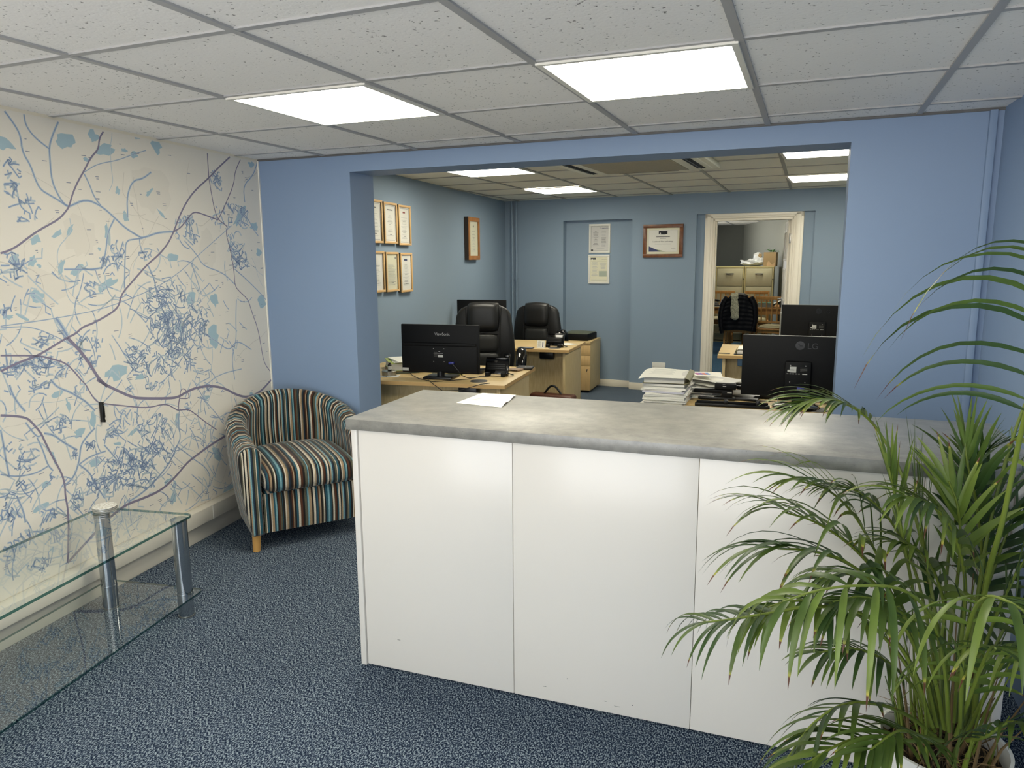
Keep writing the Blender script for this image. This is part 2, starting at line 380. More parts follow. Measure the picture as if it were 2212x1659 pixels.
def pad(mb, w, h, t, m, M=None, e=4.0, nu=18, nv=18, back=None, puff=1.0):
    """cushion: x width, z height, bulges to -y by t, back at +y by back"""
    back = t*.35 if back is None else back
    tb = bmesh.new()
    for sgn, tt in ((-1, t), (1, back)):
        V = []
        for i in range(nu):
            row = []
            for j in range(nv):
                a = -1+2*i/(nu-1); b = -1+2*j/(nv-1)
                # squircle mapping
                x = a*math.sqrt(max(0, 1-.18*b*b)); z = b*math.sqrt(max(0, 1-.18*a*a))
                k = max(0, (1-abs(a)**e))*max(0, (1-abs(b)**e)); k = k**.5
                row.append(tb.verts.new((x*w/2, sgn*tt*k*puff, z*h/2)))
            V.append(row)
        for i in range(nu-1):
            for j in range(nv-1): tb.faces.new((V[i][j], V[i+1][j], V[i+1][j+1], V[i][j+1]))
    bmesh.ops.remove_doubles(tb, verts=tb.verts, dist=1e-5); bmesh.ops.recalc_face_normals(tb, faces=tb.faces)
    return mb.merge(tb, m, M)

# ================================================================== THE SETTING
SL = .1185                      # the map wall leans this much off square
def lx(y): return -SL*y
def wslab(mb, a, b, t, z0, z1, m):
    """vertical slab whose face runs a->b; thickness t to the left of a->b"""
    a = Vector(a); b = Vector(b); d = (b-a).normalized(); n = Vector((-d.y, d.x))*t
    mb.prism([a, b, b+n, a+n], z0, z1, m)
HF, HB = 2.075, 2.148
fl = MB(); fl.bb(-.6, 4.4, -5.4, 4.66, -.1, 0, CARPET); struct(fl, 'floor', smooth=False)
fl = MB(); fl.bb(-.6, 4.6, 4.66, 13.6, -.1, 0, CARPET2); struct(fl, 'floor_office', smooth=False)

def ceiling(name, x0, x1, y0, y1, h, xs, ys, tile, bar, shear=0, xfun=None):
    mb = MB(); mb.bb(x0, x1, y0, y1, h+.004, h+.06, tile); o = struct(mb, name, smooth=False)
    g = MB()
    for x in xs: g.bb(x-.012, x+.012, y0, y1, h-.002, h+.006, bar)
    for y in ys:
        n = Vector((0, .012)); a = Vector((x0, y-shear*(x0-2))); b = Vector((x1, y-shear*(x1-2)))
        g.prism([a-n, b-n, b+n, a+n], h-.001, h+.0055, bar)
    g.build('ceiling_grid', o, smooth=False); return o
XF = [.472+.6*i for i in range(-1, 6)]; YF = [-.2119-.606*j for j in range(0, 9)]
ceiling('ceiling', -.5, 4.1, -5.3, 0.0, HF, XF, YF, TILE, TBAR)
XB = [1.0604-1.2+.6*i for i in range(0, 7)]; YB = [2.4645+.6*j for j in range(-3, 4)]
ceiling('ceiling_rear', -.6, 4.2, .24, 4.7, HB, XB, YB, TILE2, mat('ceiling_tee_rear', (150, 148, 138), .5), shear=.05)
ceiling('ceiling_office', .3, 4.6, 4.72, 13.5, HB+.01, [.9+.6*i for i in range(7)], [5+.6*i for i in range(15)], TILE2, TBAR)
e = MB(); e.bb(-.5, 4.1, -.008, 0, HF-.007, HF+.003, mat('edge_trim_grey', (92, 92, 92), .6)); struct(e, 'trim_3', smooth=False)  # dark strip in place of the shaded gap between wall and ceiling

# map wall, side walls
w = MB(); wslab(w, (lx(-5.35), -5.35), (0, 0), .12, 0, 2.3, CREAMW); struct(w, 'wall_left', smooth=False)
w = MB(); wslab(w, (3.782, 0), (3.782+.035*5.35, -5.35), .12, 0, 2.3, BLUE); struct(w, 'wall_right', smooth=False)
w = MB()
w.bb(-.5, .64, 0, .24, 0, 2.3, BLUE); w.bb(3.2213, 4.3, 0, .24, 0, 2.3, BLUE); w.bb(.64, 3.2213, 0, .24, 1.978, 2.3, BLUE)
struct(w, 'wall_middle', smooth=False)
# shop front behind the camera with the window the daylight comes through
w = MB(); w.bb(-.1, .70, -5.35, -5.2, 0, 2.3, CREAMW); w.bb(3.8, 4.3, -5.35, -5.2, 0, 2.3, CREAMW)
w.bb(.7, 3.8, -5.35, -5.2, 0, .42, CREAMW); w.bb(.7, 3.8, -5.35, -5.2, 1.97, 2.3, CREAMW); struct(w, 'wall_front', smooth=False)
w = MB()
for x in (.72, 1.75, 2.78, 3.78): w.bb(x-.03, x+.03, -5.31, -5.24, .42, 1.97, WHITEG)
for z in (.44, 1.95): w.bb(.7, 3.8, -5.31, -5.24, z-.025, z+.025, WHITEG)
struct(w, 'window_1', smooth=False)
# rear room
w = MB(); wslab(w, (.109-.0, .24), (-.335, 4.78), .12, 0, 2.3, BLUE2); struct(w, 'wall_rear_left', smooth=False)
w = MB(); w.bb(3.95, 4.07, .24, 4.5, 0, 2.3, BLUE2); struct(w, 'wall_rear_right', smooth=False)
WA = (0, 4.608); RW = math.atan2(-.195, 3.9)
MW = Matrix.Translation((WA[0], WA[1], 0)) @ Matrix.Rotation(RW, 4, 'Z')     # wall-aligned frame, face at y=0
w = MB()
def wb(x0, x1, y0, y1, z0, z1, m=BLUE2): w.box(((x0+x1)/2, (y0+y1)/2, (z0+z1)/2), (x1-x0, y1-y0, z1-z0), m, M=MW)
RX0, RX1, RZ = .42, 1.232, 1.907; DX0, DX1, DZ = 1.936, 3.104, 1.935; OX0, OX1, OZ = 2.10, 2.91, 1.89
XE0, XE1 = -.5, 4.2
wb(XE0, RX0, 0, .10, 0, 2.3); wb(RX0, RX1, 0, .10, RZ, 2.3); wb(RX1, DX0, 0, .10, 0, 2.3)
wb(DX0, DX1, 0, .05, DZ, 2.3); wb(DX1, XE1, 0, .10, 0, 2.3)
wb(DX0, OX0, .05, .10, 0, 2.3); wb(OX1, DX1, .05, .10, 0, 2.3); wb(OX0, OX1, .05, .10, OZ, 2.3)
wb(XE0, OX0, .10, .16, 0, 2.3); wb(OX1, XE1, .10, .16, 0, 2.3); wb(OX0, OX1, .10, .16, OZ, 2.3)
struct(w, 'wall_back', smooth=False)
# skirting of the rear wall
k = MB()
def kb(x0, x1, y, h=.08, t=.016): k.box(((x0+x1)/2, y-t/2, h/2), (x1-x0, t, h), CREAMW, M=MW, bev=.004)
kb(RX1, DX0, 0); kb(RX0, RX1, .10); kb(-.3, RX0, 0); kb(DX1, 3.93, 0); kb(DX0, 2.02, .05)
struct(k, 'baseboard_back')
# office beyond
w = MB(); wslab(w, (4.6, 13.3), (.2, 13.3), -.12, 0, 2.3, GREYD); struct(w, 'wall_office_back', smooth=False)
w = MB(); wslab(w, (4.114, 4.80), (1.66, 13.45), -.12, 0, 2.3, GREYW); struct(w, 'wall_office_right', smooth=False)
w = MB(); w.bb(.28, .4, 4.8, 9.6, 0, 2.3, GREYW); w.bb(.28, .4, 11.8, 13.4, 0, 2.3, GREYW); w.bb(.28, .4, 9.6, 11.8, 0, .8, GREYW); w.bb(.28, .4, 9.6, 11.8, 1.95, 2.3, GREYW)
struct(w, 'wall_office_left', smooth=False)
w = MB()
for y in (9.62, 10.7, 11.78): w.bb(.31, .37, y-.025, y+.025, .8, 1.95, WHITEG)
for z in (.82, 1.93): w.bb(.31, .37, 9.6, 11.8, z-.02, z+.02, WHITEG)
struct(w, 'window_2', smooth=False)  # unseen window, added to brighten the office ceiling and right wall
pl2 = bpy.data.lights.new('office_window_portal', 'AREA'); pl2.shape = 'RECTANGLE'; pl2.size = 1.13; pl2.size_y = 2.18; pl2.cycles.is_portal = True
po2 = bpy.data.objects.new('office_window_portal', pl2); C.objects.link(po2); po2.location = (.26, 10.7, 1.375); po2.rotation_euler = (0, R_(-90), 0)  # portal for the added office window

# boxed pipes / trunking
t = MB(); t.bb(3.728, 3.756, -.022, 0, 0, 2.07, BLUE, .003); struct(t, 'trim_1')
M_L = Matrix.Rotation(math.atan2(1, -SL), 4, 'Z')       # map-wall frame: x towards the far corner, -y into the room
t = MB()
t.box((-2.6, -.032, .143), (5.16, .064, .080), TRUNK, .004, M=M_L)
t.box((-2.6, -.012, .042), (5.16, .024, .084), TRUNK, .003, M=M_L)
t.box((-.72, -.0645, .143), (.006, .002, .08), WHITEG, M=M_L)
struct(t, 'trim_2')
t = MB(); t.bb(.012, .64, -.016, 0, 0, .09, TRUNK, .004); struct(t, 'baseboard_middle')
t = MB(); t.box((-.006, -.004, 1.13), (.010, .007, 1.88), WHITEG, M=M_L); struct(t, 'trim_4')
pp = MB()
for dx in (-.22, -.165): 
    pp.cyl(MW @ Vector((dx, -.022, 0)), MW @ Vector((dx, -.022, HB)), .013, .013, BLUE2, 12)
    for z in (.5, 1.25, 1.86): pp.cyl(MW @ Vector((dx, -.022, z-.012)), MW @ Vector((dx, -.022, z+.012)), .018, .018, BLUE2, 12)
struct(pp, 'trim_5')

# door: lining, architrave, leaf standing open into the office
DM = MW @ Matrix.Translation((0, .05, 0))
d = bpy.data.objects.new('door_1', None); C.objects.link(d); d['kind'] = 'structure'; d.matrix_world = DM
DOORW = mat('door_paint', (240, 232, 214), .35)
a = MB()
for x0, x1 in ((2.02, 2.105), (2.905, 3.00)):
    a.bb(x0, x1, -.022, 0, 0, 1.97-.005, DOORW, .005)
    a.bb(x0+.02, x1-.025, -.030, -.02, 0, 1.93, DOORW, .004)
a.bb(2.02, 3.00, -.022, 0, OZ-.005, 1.965, DOORW, .005); a.bb(2.04, 2.98, -.030, -.02, OZ+.015, 1.94, DOORW, .004)
a.build('architrave', d)
a = MB(); a.bb(2.10, 2.125, -.005, .115, 0, 1.885, DOORW, .003); a.bb(2.885, 2.91, -.005, .115, 0, 1.885, DOORW, .003); a.bb(2.10, 2.91, -.005, .115, 1.86, 1.888, DOORW, .003)
a.bb(2.125, 2.137, .03, .07, 0, 1.86, DOORW, .003); a.bb(2.873, 2.885, .03, .07, 0, 1.86, DOORW, .003)
a.build('door_lining', d)
lf = MB(); LW_ = .76
ML = Matrix.Translation((2.865, .085, 0)) @ Matrix.Rotation(R_(97), 4, 'Z')      # leaf runs along its local x
lf.box((LW_/2, 0, .93), (LW_, .036, 1.85), DOORW, .003, M=ML)
for (px0, px1, pz0, pz1) in ((.1, .34, 1.02, 1.35), (.42, .66, 1.02, 1.35), (.1, .34, 1.45, 1.75), (.42, .66, 1.45, 1.75), (.1, .34, .18, .86), (.42, .66, .18, .86)):
    for sy in (-1, 1):
        for (cx, cz, dx, dz) in (((px0+px1)/2, pz0, px1-px0, .02), ((px0+px1)/2, pz1, px1-px0, .02), (px0, (pz0+pz1)/2, .02, pz1-pz0), (px1, (pz0+pz1)/2, .02, pz1-pz0)):
            lf.box((cx, sy*.019, cz), (dx, .012, dz), DOORW, .004, M=ML)
leaf = lf.build('door_leaf', d)
h = MB()
for sy in (-1, 1):
    h.box((LW_-.06, sy*.021, .99), (.035, .006, .16), CHROME, .002, M=ML)
    h.cyl(ML @ Vector((LW_-.06, sy*.02, 1.01)), ML @ Vector((LW_-.06, sy*.062, 1.01)), .008, .008, CHROME, 12)
    h.cyl(ML @ Vector((LW_-.06, sy*.058, 1.01)), ML @ Vector((LW_-.17, sy*.058, 1.01)), .008, .007, CHROME, 12)
h.build('door_handle', leaf)
h = MB(); h.bb(2.868, 2.886, .028, .036, 1.62, 1.72, STEEL, .001); h.cyl((2.868, .03, 1.62), (2.868, .03, 1.72), .006, .006, STEEL, 12); h.build('hinge', d)

# ------------------------------------------------------------------ ceiling light panels
def panel(x, y, h, label, group, sh=0):
    t = thing('ceiling_light', label, 'ceiling light', (x, y, h-.004), -sh, group)
    f = MB()
    for (cx, cy, dx, dy) in ((0, .287, .594, .02), (0, -.287, .594, .02), (.287, 0, .02, .554), (-.287, 0, .02, .554)): f.box((cx, cy, 0), (dx, dy, .008), WHITEPL, .001)
    f.build('light_frame', t, smooth=False)
    g = MB(); g.bb(-.277, .277, -.277, .277, -.003, .001, LED); g.build('diffuser', t, smooth=False)
    return t
panel(1.372, -1.121, HF, 'square LED ceiling panel nearer the map wall, in the ceiling in front of the opening', 'lit ceiling panels in the front room')
panel(2.572, -1.121, HF, 'square LED ceiling panel above the reception counter, the largest lit one', 'lit ceiling panels in the front room')
G2 = 'lit ceiling panels in the rear office'
panel(.76, 1.60+.05*1.2, HB, 'LED panel in the rear ceiling, partly cut off by the beam, above the first desk', G2, .05)
panel(.76, 3.40+.05*1.2, HB, 'LED panel in the rear ceiling nearest the corner pipes', G2, .05)
panel(3.16, 1.57, HB, 'rear ceiling LED panel closest to the top right corner of the opening', G2, .05)
panel(3.16, 3.32, HB, 'rear ceiling LED panel above the white door frame', G2, .05)
panel(1.9, -4.0, HF, 'LED ceiling panel by the shop window', 'lit ceiling panels in the front room')
for py_ in (6.6, 9.4):  # unseen panels, added to light the office beyond the door
    o2 = panel(2.2, py_, HB+.01, 'LED ceiling panel in the back office, '+('nearer the door' if py_ < 7 else 'over the dining table'), G2)
    for ch in [c for c in S.objects if c.parent == o2 and c.name.startswith('diffuser')]:
        ch.data = ch.data.copy(); ch.data.materials[0] = emis('led_diffuser_office', (1, .93, .74), 8.0)

# ------------------------------------------------------------------ map mural
def mural():
    MC = mat('mural_cream', (233, 227, 214), .6); LP = mat('mural_pale_blue', (168, 194, 204), .6); ST = mat('mural_street', (188, 201, 208), .6)
    MBl = mat('mural_mid_blue', (140, 160, 192), .6); PU = mat('mural_road', (134, 128, 150), .6); TX = mat('mural_text', (132, 140, 158), .6); FA = mat('mural_faint', (212, 206, 194), .6)
    FB = mat('mural_field', (228, 222, 209), .6)
    mb = MB(); rr = random.Random(11)
    X0, X1, Z0, Z1 = -5.16, -.004, .186, 2.066
    mb.bb(X0, X1, -.0022, -.0002, Z0, Z1, MC)
    D = Vector((-SL, 1)).normalized()
    def px(u, v):
        p = atline(u, v, (0, 0), (SL*1, -1)); return (p.x*D.x+p.y*D.y, p.z)
    A3 = lambda X, Y: px(X/2.765, 220+Y/2.765)
    A4 = lambda X, Y: px(X/5.183, 820+Y/5.183)
    A5 = lambda X, Y: px(X/5.183, 520+Y/5.183)
    tb = bmesh.new(); lay = {LP: 1, FB: .5, FA: 1.5, ST: 2, MBl: 3, PU: 4, TX: 5}
    def inb(p): return X0+.01 < p[0] < X1-.006 and Z0+.004 < p[1] < Z1-.004
    def ribbon(pts, wd, m, smooth=1):
        if smooth and len(pts) > 2:
            for _ in range(2):
                q = [pts[0]]
                for a, b in zip(pts, pts[1:]):
                    q += [(a[0]*.75+b[0]*.25, a[1]*.75+b[1]*.25), (a[0]*.25+b[0]*.75, a[1]*.25+b[1]*.75)]
                pts = q+[pts[-1]]
        y = -.0022-.00012*lay[m]; L = []; k = mb.mi(m)
        pts = [p for p in pts if inb(p)]
        if len(pts) < 2: return
        for i, p in enumerate(pts):
            a = pts[max(i-1, 0)]; b = pts[min(i+1, len(pts)-1)]; dx, dz = b[0]-a[0], b[1]-a[1]; n = math.hypot(dx, dz) or 1
            nx, nz = -dz/n*wd/2, dx/n*wd/2
            L.append((tb.verts.new((p[0]+nx, y, p[1]+nz)), tb.verts.new((p[0]-nx, y, p[1]-nz))))
        for a, b in zip(L, L[1:]):
            f = tb.faces.new((a[0], a[1], b[1], b[0])); f.material_index = k
    def blob(c, rx, rz, m, rot=0, n=13, rough=.35):
        y = -.0022-.00012*lay[m]; k = mb.mi(m); vs = []
        for i in range(n):
            a = 6.2832*i/n; r = 1+rr.uniform(-rough, rough); x = rx*r*math.cos(a); z = rz*r*math.sin(a)
            p = (c[0]+x*math.cos(rot)-z*math.sin(rot), c[1]+x*math.sin(rot)+z*math.cos(rot))
            p = (min(max(p[0], X0+.01), X1-.005), min(max(p[1], Z0+.004), Z1-.004)); vs.append(tb.verts.new((p[0], y, p[1])))
        cv = tb.verts.new((c[0], y, min(max(c[1], Z0+.004), Z1-.004)))
        for i in range(n):
            f = tb.faces.new((cv, vs[i], vs[(i+1) % n])); f.material_index = k
    # main roads traced on the wall plane
    P = lambda A, l: [A(*q) for q in l]
    for A, l, wd in ((A3, [(0,905),(60,885),(110,855),(200,785),(270,745),(350,700),(390,655),(410,625),(430,550),(460,480),(500,410),(540,330),(585,285),(590,215),(620,170)], .008),
        (A3, [(1235,290),(1240,380),(1245,455)], .007),
        (A3, [(1375,325),(1300,395),(1245,455),(1160,530),(1110,600),(1070,680),(1035,775),(1000,850),(940,920),(878,970),(800,1060),(720,1150),(708,1220),(665,1260),(560,1320),(490,1345),(450,1385),(395,1410),(330,1450),(225,1515),(100,1560),(0,1610)], .009),
        (A3, [(0,1515),(225,1515),(310,1535),(390,1560),(440,1610),(480,1659)], .007), (A3, [(400,1410),(470,1480),(530,1560),(590,1659),(640,1700)], .015),
        (A3, [(1435,340),(1400,420),(1395,490),(1350,600),(1300,705)], .006),
        (A3, [(1245,455),(1262,560),(1280,650),(1300,705),(1360,745),(1345,780),(1370,870),(1395,1000),(1400,1100),(1430,1135),(1480,1180),(1500,1250),(1540,1360),(1560,1480),(1575,1560),(1620,1620)], .006),
        (A3, [(1035,775),(1080,750),(1130,680),(1160,655),(1220,675),(1300,705)], .007),
        (A4, [(1080,0),(1180,60),(1300,120),(1480,200),(1600,212),(1920,210),(2000,190),(2080,140),(2177,95),(2330,68),(2500,90),(2640,170),(2760,200),(2900,150),(3040,-5)], .013),
        (A4, [(0,400),(180,408),(300,430),(360,490),(450,590),(500,700),(560,820),(620,930),(690,1060),(722,1180),(725,1300),(750,1420),(758,1540),(762,1700),(752,2050)], .009),
        (A4, [(900,0),(960,60),(1010,160),(1080,250),(1150,270),(1400,295),(1650,320),(1850,265),(1960,330),(1990,345),(2100,330),(2177,380),(2300,480),(2420,560)], .006),
        (A4, [(2640,560),(2400,700),(2177,860),(2080,940),(1960,1090),(1800,1240),(1600,1330),(1400,1400),(1200,1560),(752,2050)], .012),
        (A4, [(2010,190),(1995,260),(1990,350)], .007), (A4, [(2010,190),(2020,110),(2060,100),(2110,160),(2110,215),(2010,210)], .005)):
        ribbon(P(A, l), wd, PU)
    for A, l, wd in ((A3, [(20,50),(80,130),(120,200),(130,300),(180,380),(210,470),(240,525),(290,555),(350,590),(400,625)], .008),
        (A3, [(140,75),(150,140),(200,210),(290,280)], .007), (A3, [(345,120),(310,200),(290,270),(295,340),(305,470),(345,560),(380,610),(410,625)], .008),
        (A3, [(410,625),(510,580),(600,620),(680,690),(740,750),(820,800),(850,815),(940,780),(1030,775)], .009),
        (A3, [(740,1110),(745,900),(750,830),(800,820),(850,815)], .007), (A3, [(500,430),(530,490),(560,570),(600,620)], .007),
        (A3, [(830,815),(835,870),(870,930)], .006), (A3, [(330,1290),(360,1330),(400,1400)], .018),
        (A3, [(878,970),(920,1060),(930,1130),(960,1230),(1000,1300),(1010,1400),(1030,1500)], .008),
        (A3, [(1100,830),(1180,920),(1210,980),(1330,1020),(1400,1090)], .006), (A3, [(1140,960),(1180,1080),(1200,1150)], .006),
        (A3, [(1460,600),(1450,500),(1510,440),(1535,360)], .007), (A3, [(1440,650),(1480,700),(1510,760),(1540,800)], .006),
        (A3, [(1400,1000),(1470,1060),(1560,1150),(1600,1200)], .006), (A3, [(1410,1180),(1405,1300),(1410,1420),(1380,1530),(1400,1659)], .006),
        (A3, [(1210,1380),(1290,1430),(1370,1490),(1410,1420),(1500,1480)], .006), (A3, [(500,420),(580,370),(700,350),(800,310),(870,290)], .004),
        (A3, [(760,690),(755,560),(790,470),(850,460),(900,420)], .008), (A3, [(0,1340),(150,1320),(350,1290),(650,1230),(1000,1080),(1200,900),(1380,740)], .004),
        (A3, [(0,1350),(180,1340),(330,1400),(440,1460)], .004), (A3, [(600,1000),(630,900),(640,780),(680,700)], .008), (A3, [(380,1000),(480,1000),(560,1000),(610,990)], .008),
        (A4, [(560,0),(640,90),(780,140),(900,210),(960,250),(1060,350)], .009), (A4, [(1060,540),(980,620),(900,730),(885,880),(870,950),(830,1080),(720,1190)], .009),
        (A4, [(1975,750),(1900,920),(1820,1030),(1700,1170),(1560,1290),(1430,1370)], .009), (A4, [(1975,750),(2020,650),(1990,500),(2000,380)], .008),
        (A4, [(100,1090),(60,900),(30,700),(0,560)], .008), (A4, [(100,60),(140,180),(210,280),(280,360)], .009), (A4, [(0,1060),(180,1090),(400,1050),(530,970)], .006),
        (A4, [(1160,730),(1250,830),(1350,960)], .007), (A4, [(880,950),(1000,1040),(1060,1170),(1170,1330)], .008), (A4, [(880,950),(1000,860),(1180,800)], .007),
        (A4, [(180,1300),(260,1480),(280,1600)], .008), (A4, [(1975,750),(2080,820),(2177,900),(2300,980),(2360,1100),(2300,1300)], .006), (A4, [(490,600),(600,620),(700,700),(860,790)], .009),
        (A4, [(280,480),(410,650),(460,620)], .007), (A4, [(410,650),(480,800),(530,960),(590,1020)], .007), (A4, [(2177,40),(2300,250),(2420,380),(2500,500)], .005), (A4, [(2300,60),(2450,-60),(2700,-120)], .005)):
        ribbon(P(A, l), wd*1.25, ST); ribbon(P(A, l), wd*.5, MBl)
    for A, x, y, rx, ry, ro in ((A3,390,235,60,45,0),(A3,555,210,30,35,0),(A3,625,285,55,30,20),(A3,15,240,70,40,-20),(A3,930,265,28,40,0),(A3,742,290,22,9,0),(A3,210,825,35,22,20),(A3,335,790,36,16,30),
        (A3,700,530,12,22,-20),(A3,890,540,28,12,40),(A3,962,672,30,8,-40),(A3,750,690,14,34,0),(A3,640,790,14,60,0),(A3,460,1005,40,20,30),(A3,225,1165,40,36,0),(A3,640,1090,60,28,20),(A3,362,985,16,46,-30),
        (A3,1035,930,30,26,0),(A3,1280,1185,22,40,0),(A3,1515,745,22,28,0),(A3,1140,1180,34,30,40),(A3,700,1615,62,42,0),(A3,512,345,14,12,0),(A3,800,318,20,18,0),(A3,815,212,18,12,0),(A3,1430,690,50,20,45),(A3,1545,900,14,22,0),
        (A3,415,770,12,40,-35),(A3,130,1285,34,12,-30),(A3,45,1285,34,16,0),(A3,1560,1190,24,40,0),(A3,85,935,30,20,30),(A3,190,955,20,40,-40),(A3,590,880,8,12,0),(A3,232,980,14,12,0),(A3,1500,375,18,18,0),(A3,1275,1400,30,60,0),(A3,1075,1350,30,24,0),
        (A4,1040,440,34,95,-10),(A4,890,600,62,48,10),(A4,1065,925,58,42,0),(A4,1490,580,72,24,20),(A4,1310,720,52,20,-10),(A4,760,290,20,70,10),(A4,1980,480,28,85,0),(A4,515,1170,45,38,0),(A4,450,1430,85,34,10),
        (A4,1870,1140,44,30,20),(A4,1950,1175,24,40,-30),(A4,1940,1320,30,80,-20),(A4,600,880,20,80,10),(A4,2420,820,36,90,30),(A4,2560,1250,70,60,30),(A4,2700,1100,60,60,0),(A4,1180,1250,40,40,0),(A4,2300,200,40,26,0),
        (A4,640,160,60,30,10),(A4,190,-160,30,60,20),(A4,2820,200,40,60,10),(A4,1560,-30,60,30,0)):
        c = A(x, y); s_ = abs(A(x+50, y)[0]-c[0])/50; t_ = abs(A(x, y+50)[1]-c[1])/50
        blob(c, max(.008, rx*s_), max(.008, ry*t_), LP, R_(ro))
    for A, x, y, rx, ry in ((A3,200,1130,220,130),(A3,900,520,110,140),(A3,480,800,100,120),(A3,1240,880,50,120)):
        c = A(x, y); s_ = abs(A(x+50, y)[0]-c[0])/50; t_ = abs(A(x, y+50)[1]-c[1])/50; blob(c, rx*s_, ry*t_, FB, 0, 20, .2)
    # housing estates
    est = [(A3,60,400,70,60,3),(A3,70,520,60,60,3),(A3,150,650,100,80,3),(A3,90,980,90,80,2),(A3,1290,490,36,80,2),(A3,1380,690,110,80,4),(A3,1410,880,50,110,3),(A3,1110,780,80,90,3),(A3,700,900,50,90,2),
        (A3,1000,1190,140,100,5),(A3,1070,1390,180,150,7),(A3,1180,1290,50,130,4),(A3,860,1560,110,90,4),(A3,1050,1560,110,90,4),(A3,260,1420,90,45,3),(A3,540,1480,90,110,3),(A3,250,1600,200,60,4),(A3,60,1600,70,50,2),
        (A3,640,980,80,60,2),(A3,870,900,40,50,1),(A3,1450,950,40,60,2),(A3,560,1120,60,50,1),(A3,150,1560,100,50,2),(A3,980,1330,70,60,2),
        (A4,400,90,90,80,3),(A4,530,60,80,60,3),(A4,900,110,80,80,3),(A4,700,500,110,110,2),(A4,1250,590,200,70,4),(A4,1400,450,170,100,3),(A4,1700,520,160,130,4),(A4,1650,850,330,190,9),(A4,1350,1050,200,180,6),(A4,1200,1200,230,140,5),
        (A4,150,760,100,80,2),(A4,330,880,150,120,3),(A4,600,1060,60,80,2),(A4,980,760,90,80,3),(A4,830,880,60,110,2),(A4,560,1530,140,80,3),(A4,250,1180,90,80,2),(A4,1000,1220,110,120,3),(A4,60,1450,60,140,2),(A4,860,1350,80,110,2),
        (A4,1600,1150,170,130,4),(A4,1850,560,60,120,2),(A4,1450,110,60,50,1),(A4,1750,60,160,50,3),(A4,60,80,60,80,2),(A4,700,-60,60,40,1),(A4,2100,300,60,50,1),(A4,2560,420,80,60,1),(A4,150,1560,120,120,2),(A4,2320,90,60,60,2),
        (A4,300,1800,200,120,3),(A4,80,1950,100,140,2),(A4,620,1780,120,110,2),(A4,2650,700,70,90,2),(A4,1900,900,90,90,2),(A4,1300,850,120,90,2),(A4,1500,1000,160,120,3),
        (A4,100,2500,120,120,2),(A4,420,2100,150,100,2),(A5,60,800,80,60,1),(A5,1500,1300,120,120,2),(A5,1950,1150,120,160,3),(A5,450,1380,160,110,3)]
    for A, x, y, rx, ry, wgt in est:
        c = A(x, y); sx = abs(A(x+50, y)[0]-c[0])/50*rx; sz = abs(A(x, y+50)[1]-c[1])/50*ry
        base = rr.uniform(0, math.pi); n = int(6+sx*sz*2500)
        for _ in range(min(n, 150)):
            a = rr.uniform(0, 6.283); r = math.sqrt(rr.random())*.95; p = (c[0]+sx*r*math.cos(a), c[1]+sz*r*math.sin(a))
            th = base+rr.choice((0, 0, math.pi/2))+rr.gauss(0, .18)+.8*math.sin(p[0]*9+p[1]*7); q = [p]; bend = rr.gauss(0, .28)
            for k in range(rr.randint(2, 7)):
                th += bend+(rr.choice((1.5, -1.5)) if rr.random() < .16 else 0); L = rr.uniform(.014, .024)
                p = (p[0]+L*math.cos(th), p[1]+L*math.sin(th))
                if ((p[0]-c[0])/sx)**2+((p[1]-c[1])/sz)**2 > 1.25: break
                q.append(p)
            if len(q) < 2: continue
            ribbon(q, .0078, ST, 0)
            k = 0
            while k < len(q)-1:
                m_ = rr.randint(1, 2)
                if rr.random() < .62: ribbon(q[k:k+m_+1], .0036, MBl, 0)
                k += m_
                if rr.random() < .35 and k < len(q):   # short cul-de-sac
                    t2 = th+rr.choice((1.57, -1.57)); e2 = (q[k][0]+.016*math.cos(t2), q[k][1]+.016*math.sin(t2)); ribbon([q[k], e2], .0072, ST, 0); ribbon([q[k], e2], .0034, MBl, 0)
    # the loose street network that fills the rest of the town
    for _ in range(760):
        p = (-2.75+2.5*rr.random()**1.35, .22+1.25*rr.random()**1.2)
        if p[0] > -.55 and rr.random() < .7: continue
        th = rr.choice((0, 1.57, 3.14, 4.71))+.9*math.sin(p[0]*3.1+2*p[1])+rr.gauss(0, .12); q = [p]; bend = rr.gauss(0, .14)
        for k in range(rr.randint(3, 8)):
            th += bend+(rr.choice((1.5, -1.5)) if rr.random() < .1 else 0); L = rr.uniform(.016, .028); p = (p[0]+L*math.cos(th), p[1]+L*math.sin(th)); q.append(p)
        ribbon(q, .0062, ST, 0); k = 0
        while k < len(q)-1:
            m_ = rr.randint(1, 2)
            if rr.random() < .36: ribbon(q[k:k+m_+1], .0032, MBl, 0)
            k += m_
    # fainter country lanes and contour lines
    for _ in range(70):
        p = [rr.uniform(-2.6, -.1), rr.uniform(.3, 2.0)]; th = rr.uniform(0, 6.28); q = [tuple(p)]
        for _ in range(rr.randint(4, 12)):
            th += rr.gauss(0, .4); p = [p[0]+.05*math.cos(th), p[1]+.05*math.sin(th)]; q.append(tuple(p))
        ribbon(q, rr.choice((.002, .003, .004)), rr.choice((FA, FA, ST)))
    # place names, far too small to read: short level strokes
    for _ in range(330):
        p = (rr.uniform(-3, -.03), rr.uniform(.22, 2.03)); L = rr.uniform(.008, .03)
        for k in range(rr.choice((1, 1, 1, 2))): ribbon([(p[0]+.004*k, p[1]-.009*k), (p[0]+L, p[1]-.009*k+.0006)], .0028, TX, 0)
    me = bpy.data.meshes.new('x'); tb.to_mesh(me); tb.free(); mb.bm.from_mesh(me); bpy.data.meshes.remove(me)
    o = mb.build('map_mural', smooth=False); o.matrix_world = M_L
    tag(o, 'cream and pale blue street map wallpaper covering the wall behind the glass table', 'mural')
mural()
b = MB()
bl = atline(216, 890, (0, 0), (SL, -1)); D_ = Vector((-SL, 1, 0)).normalized()
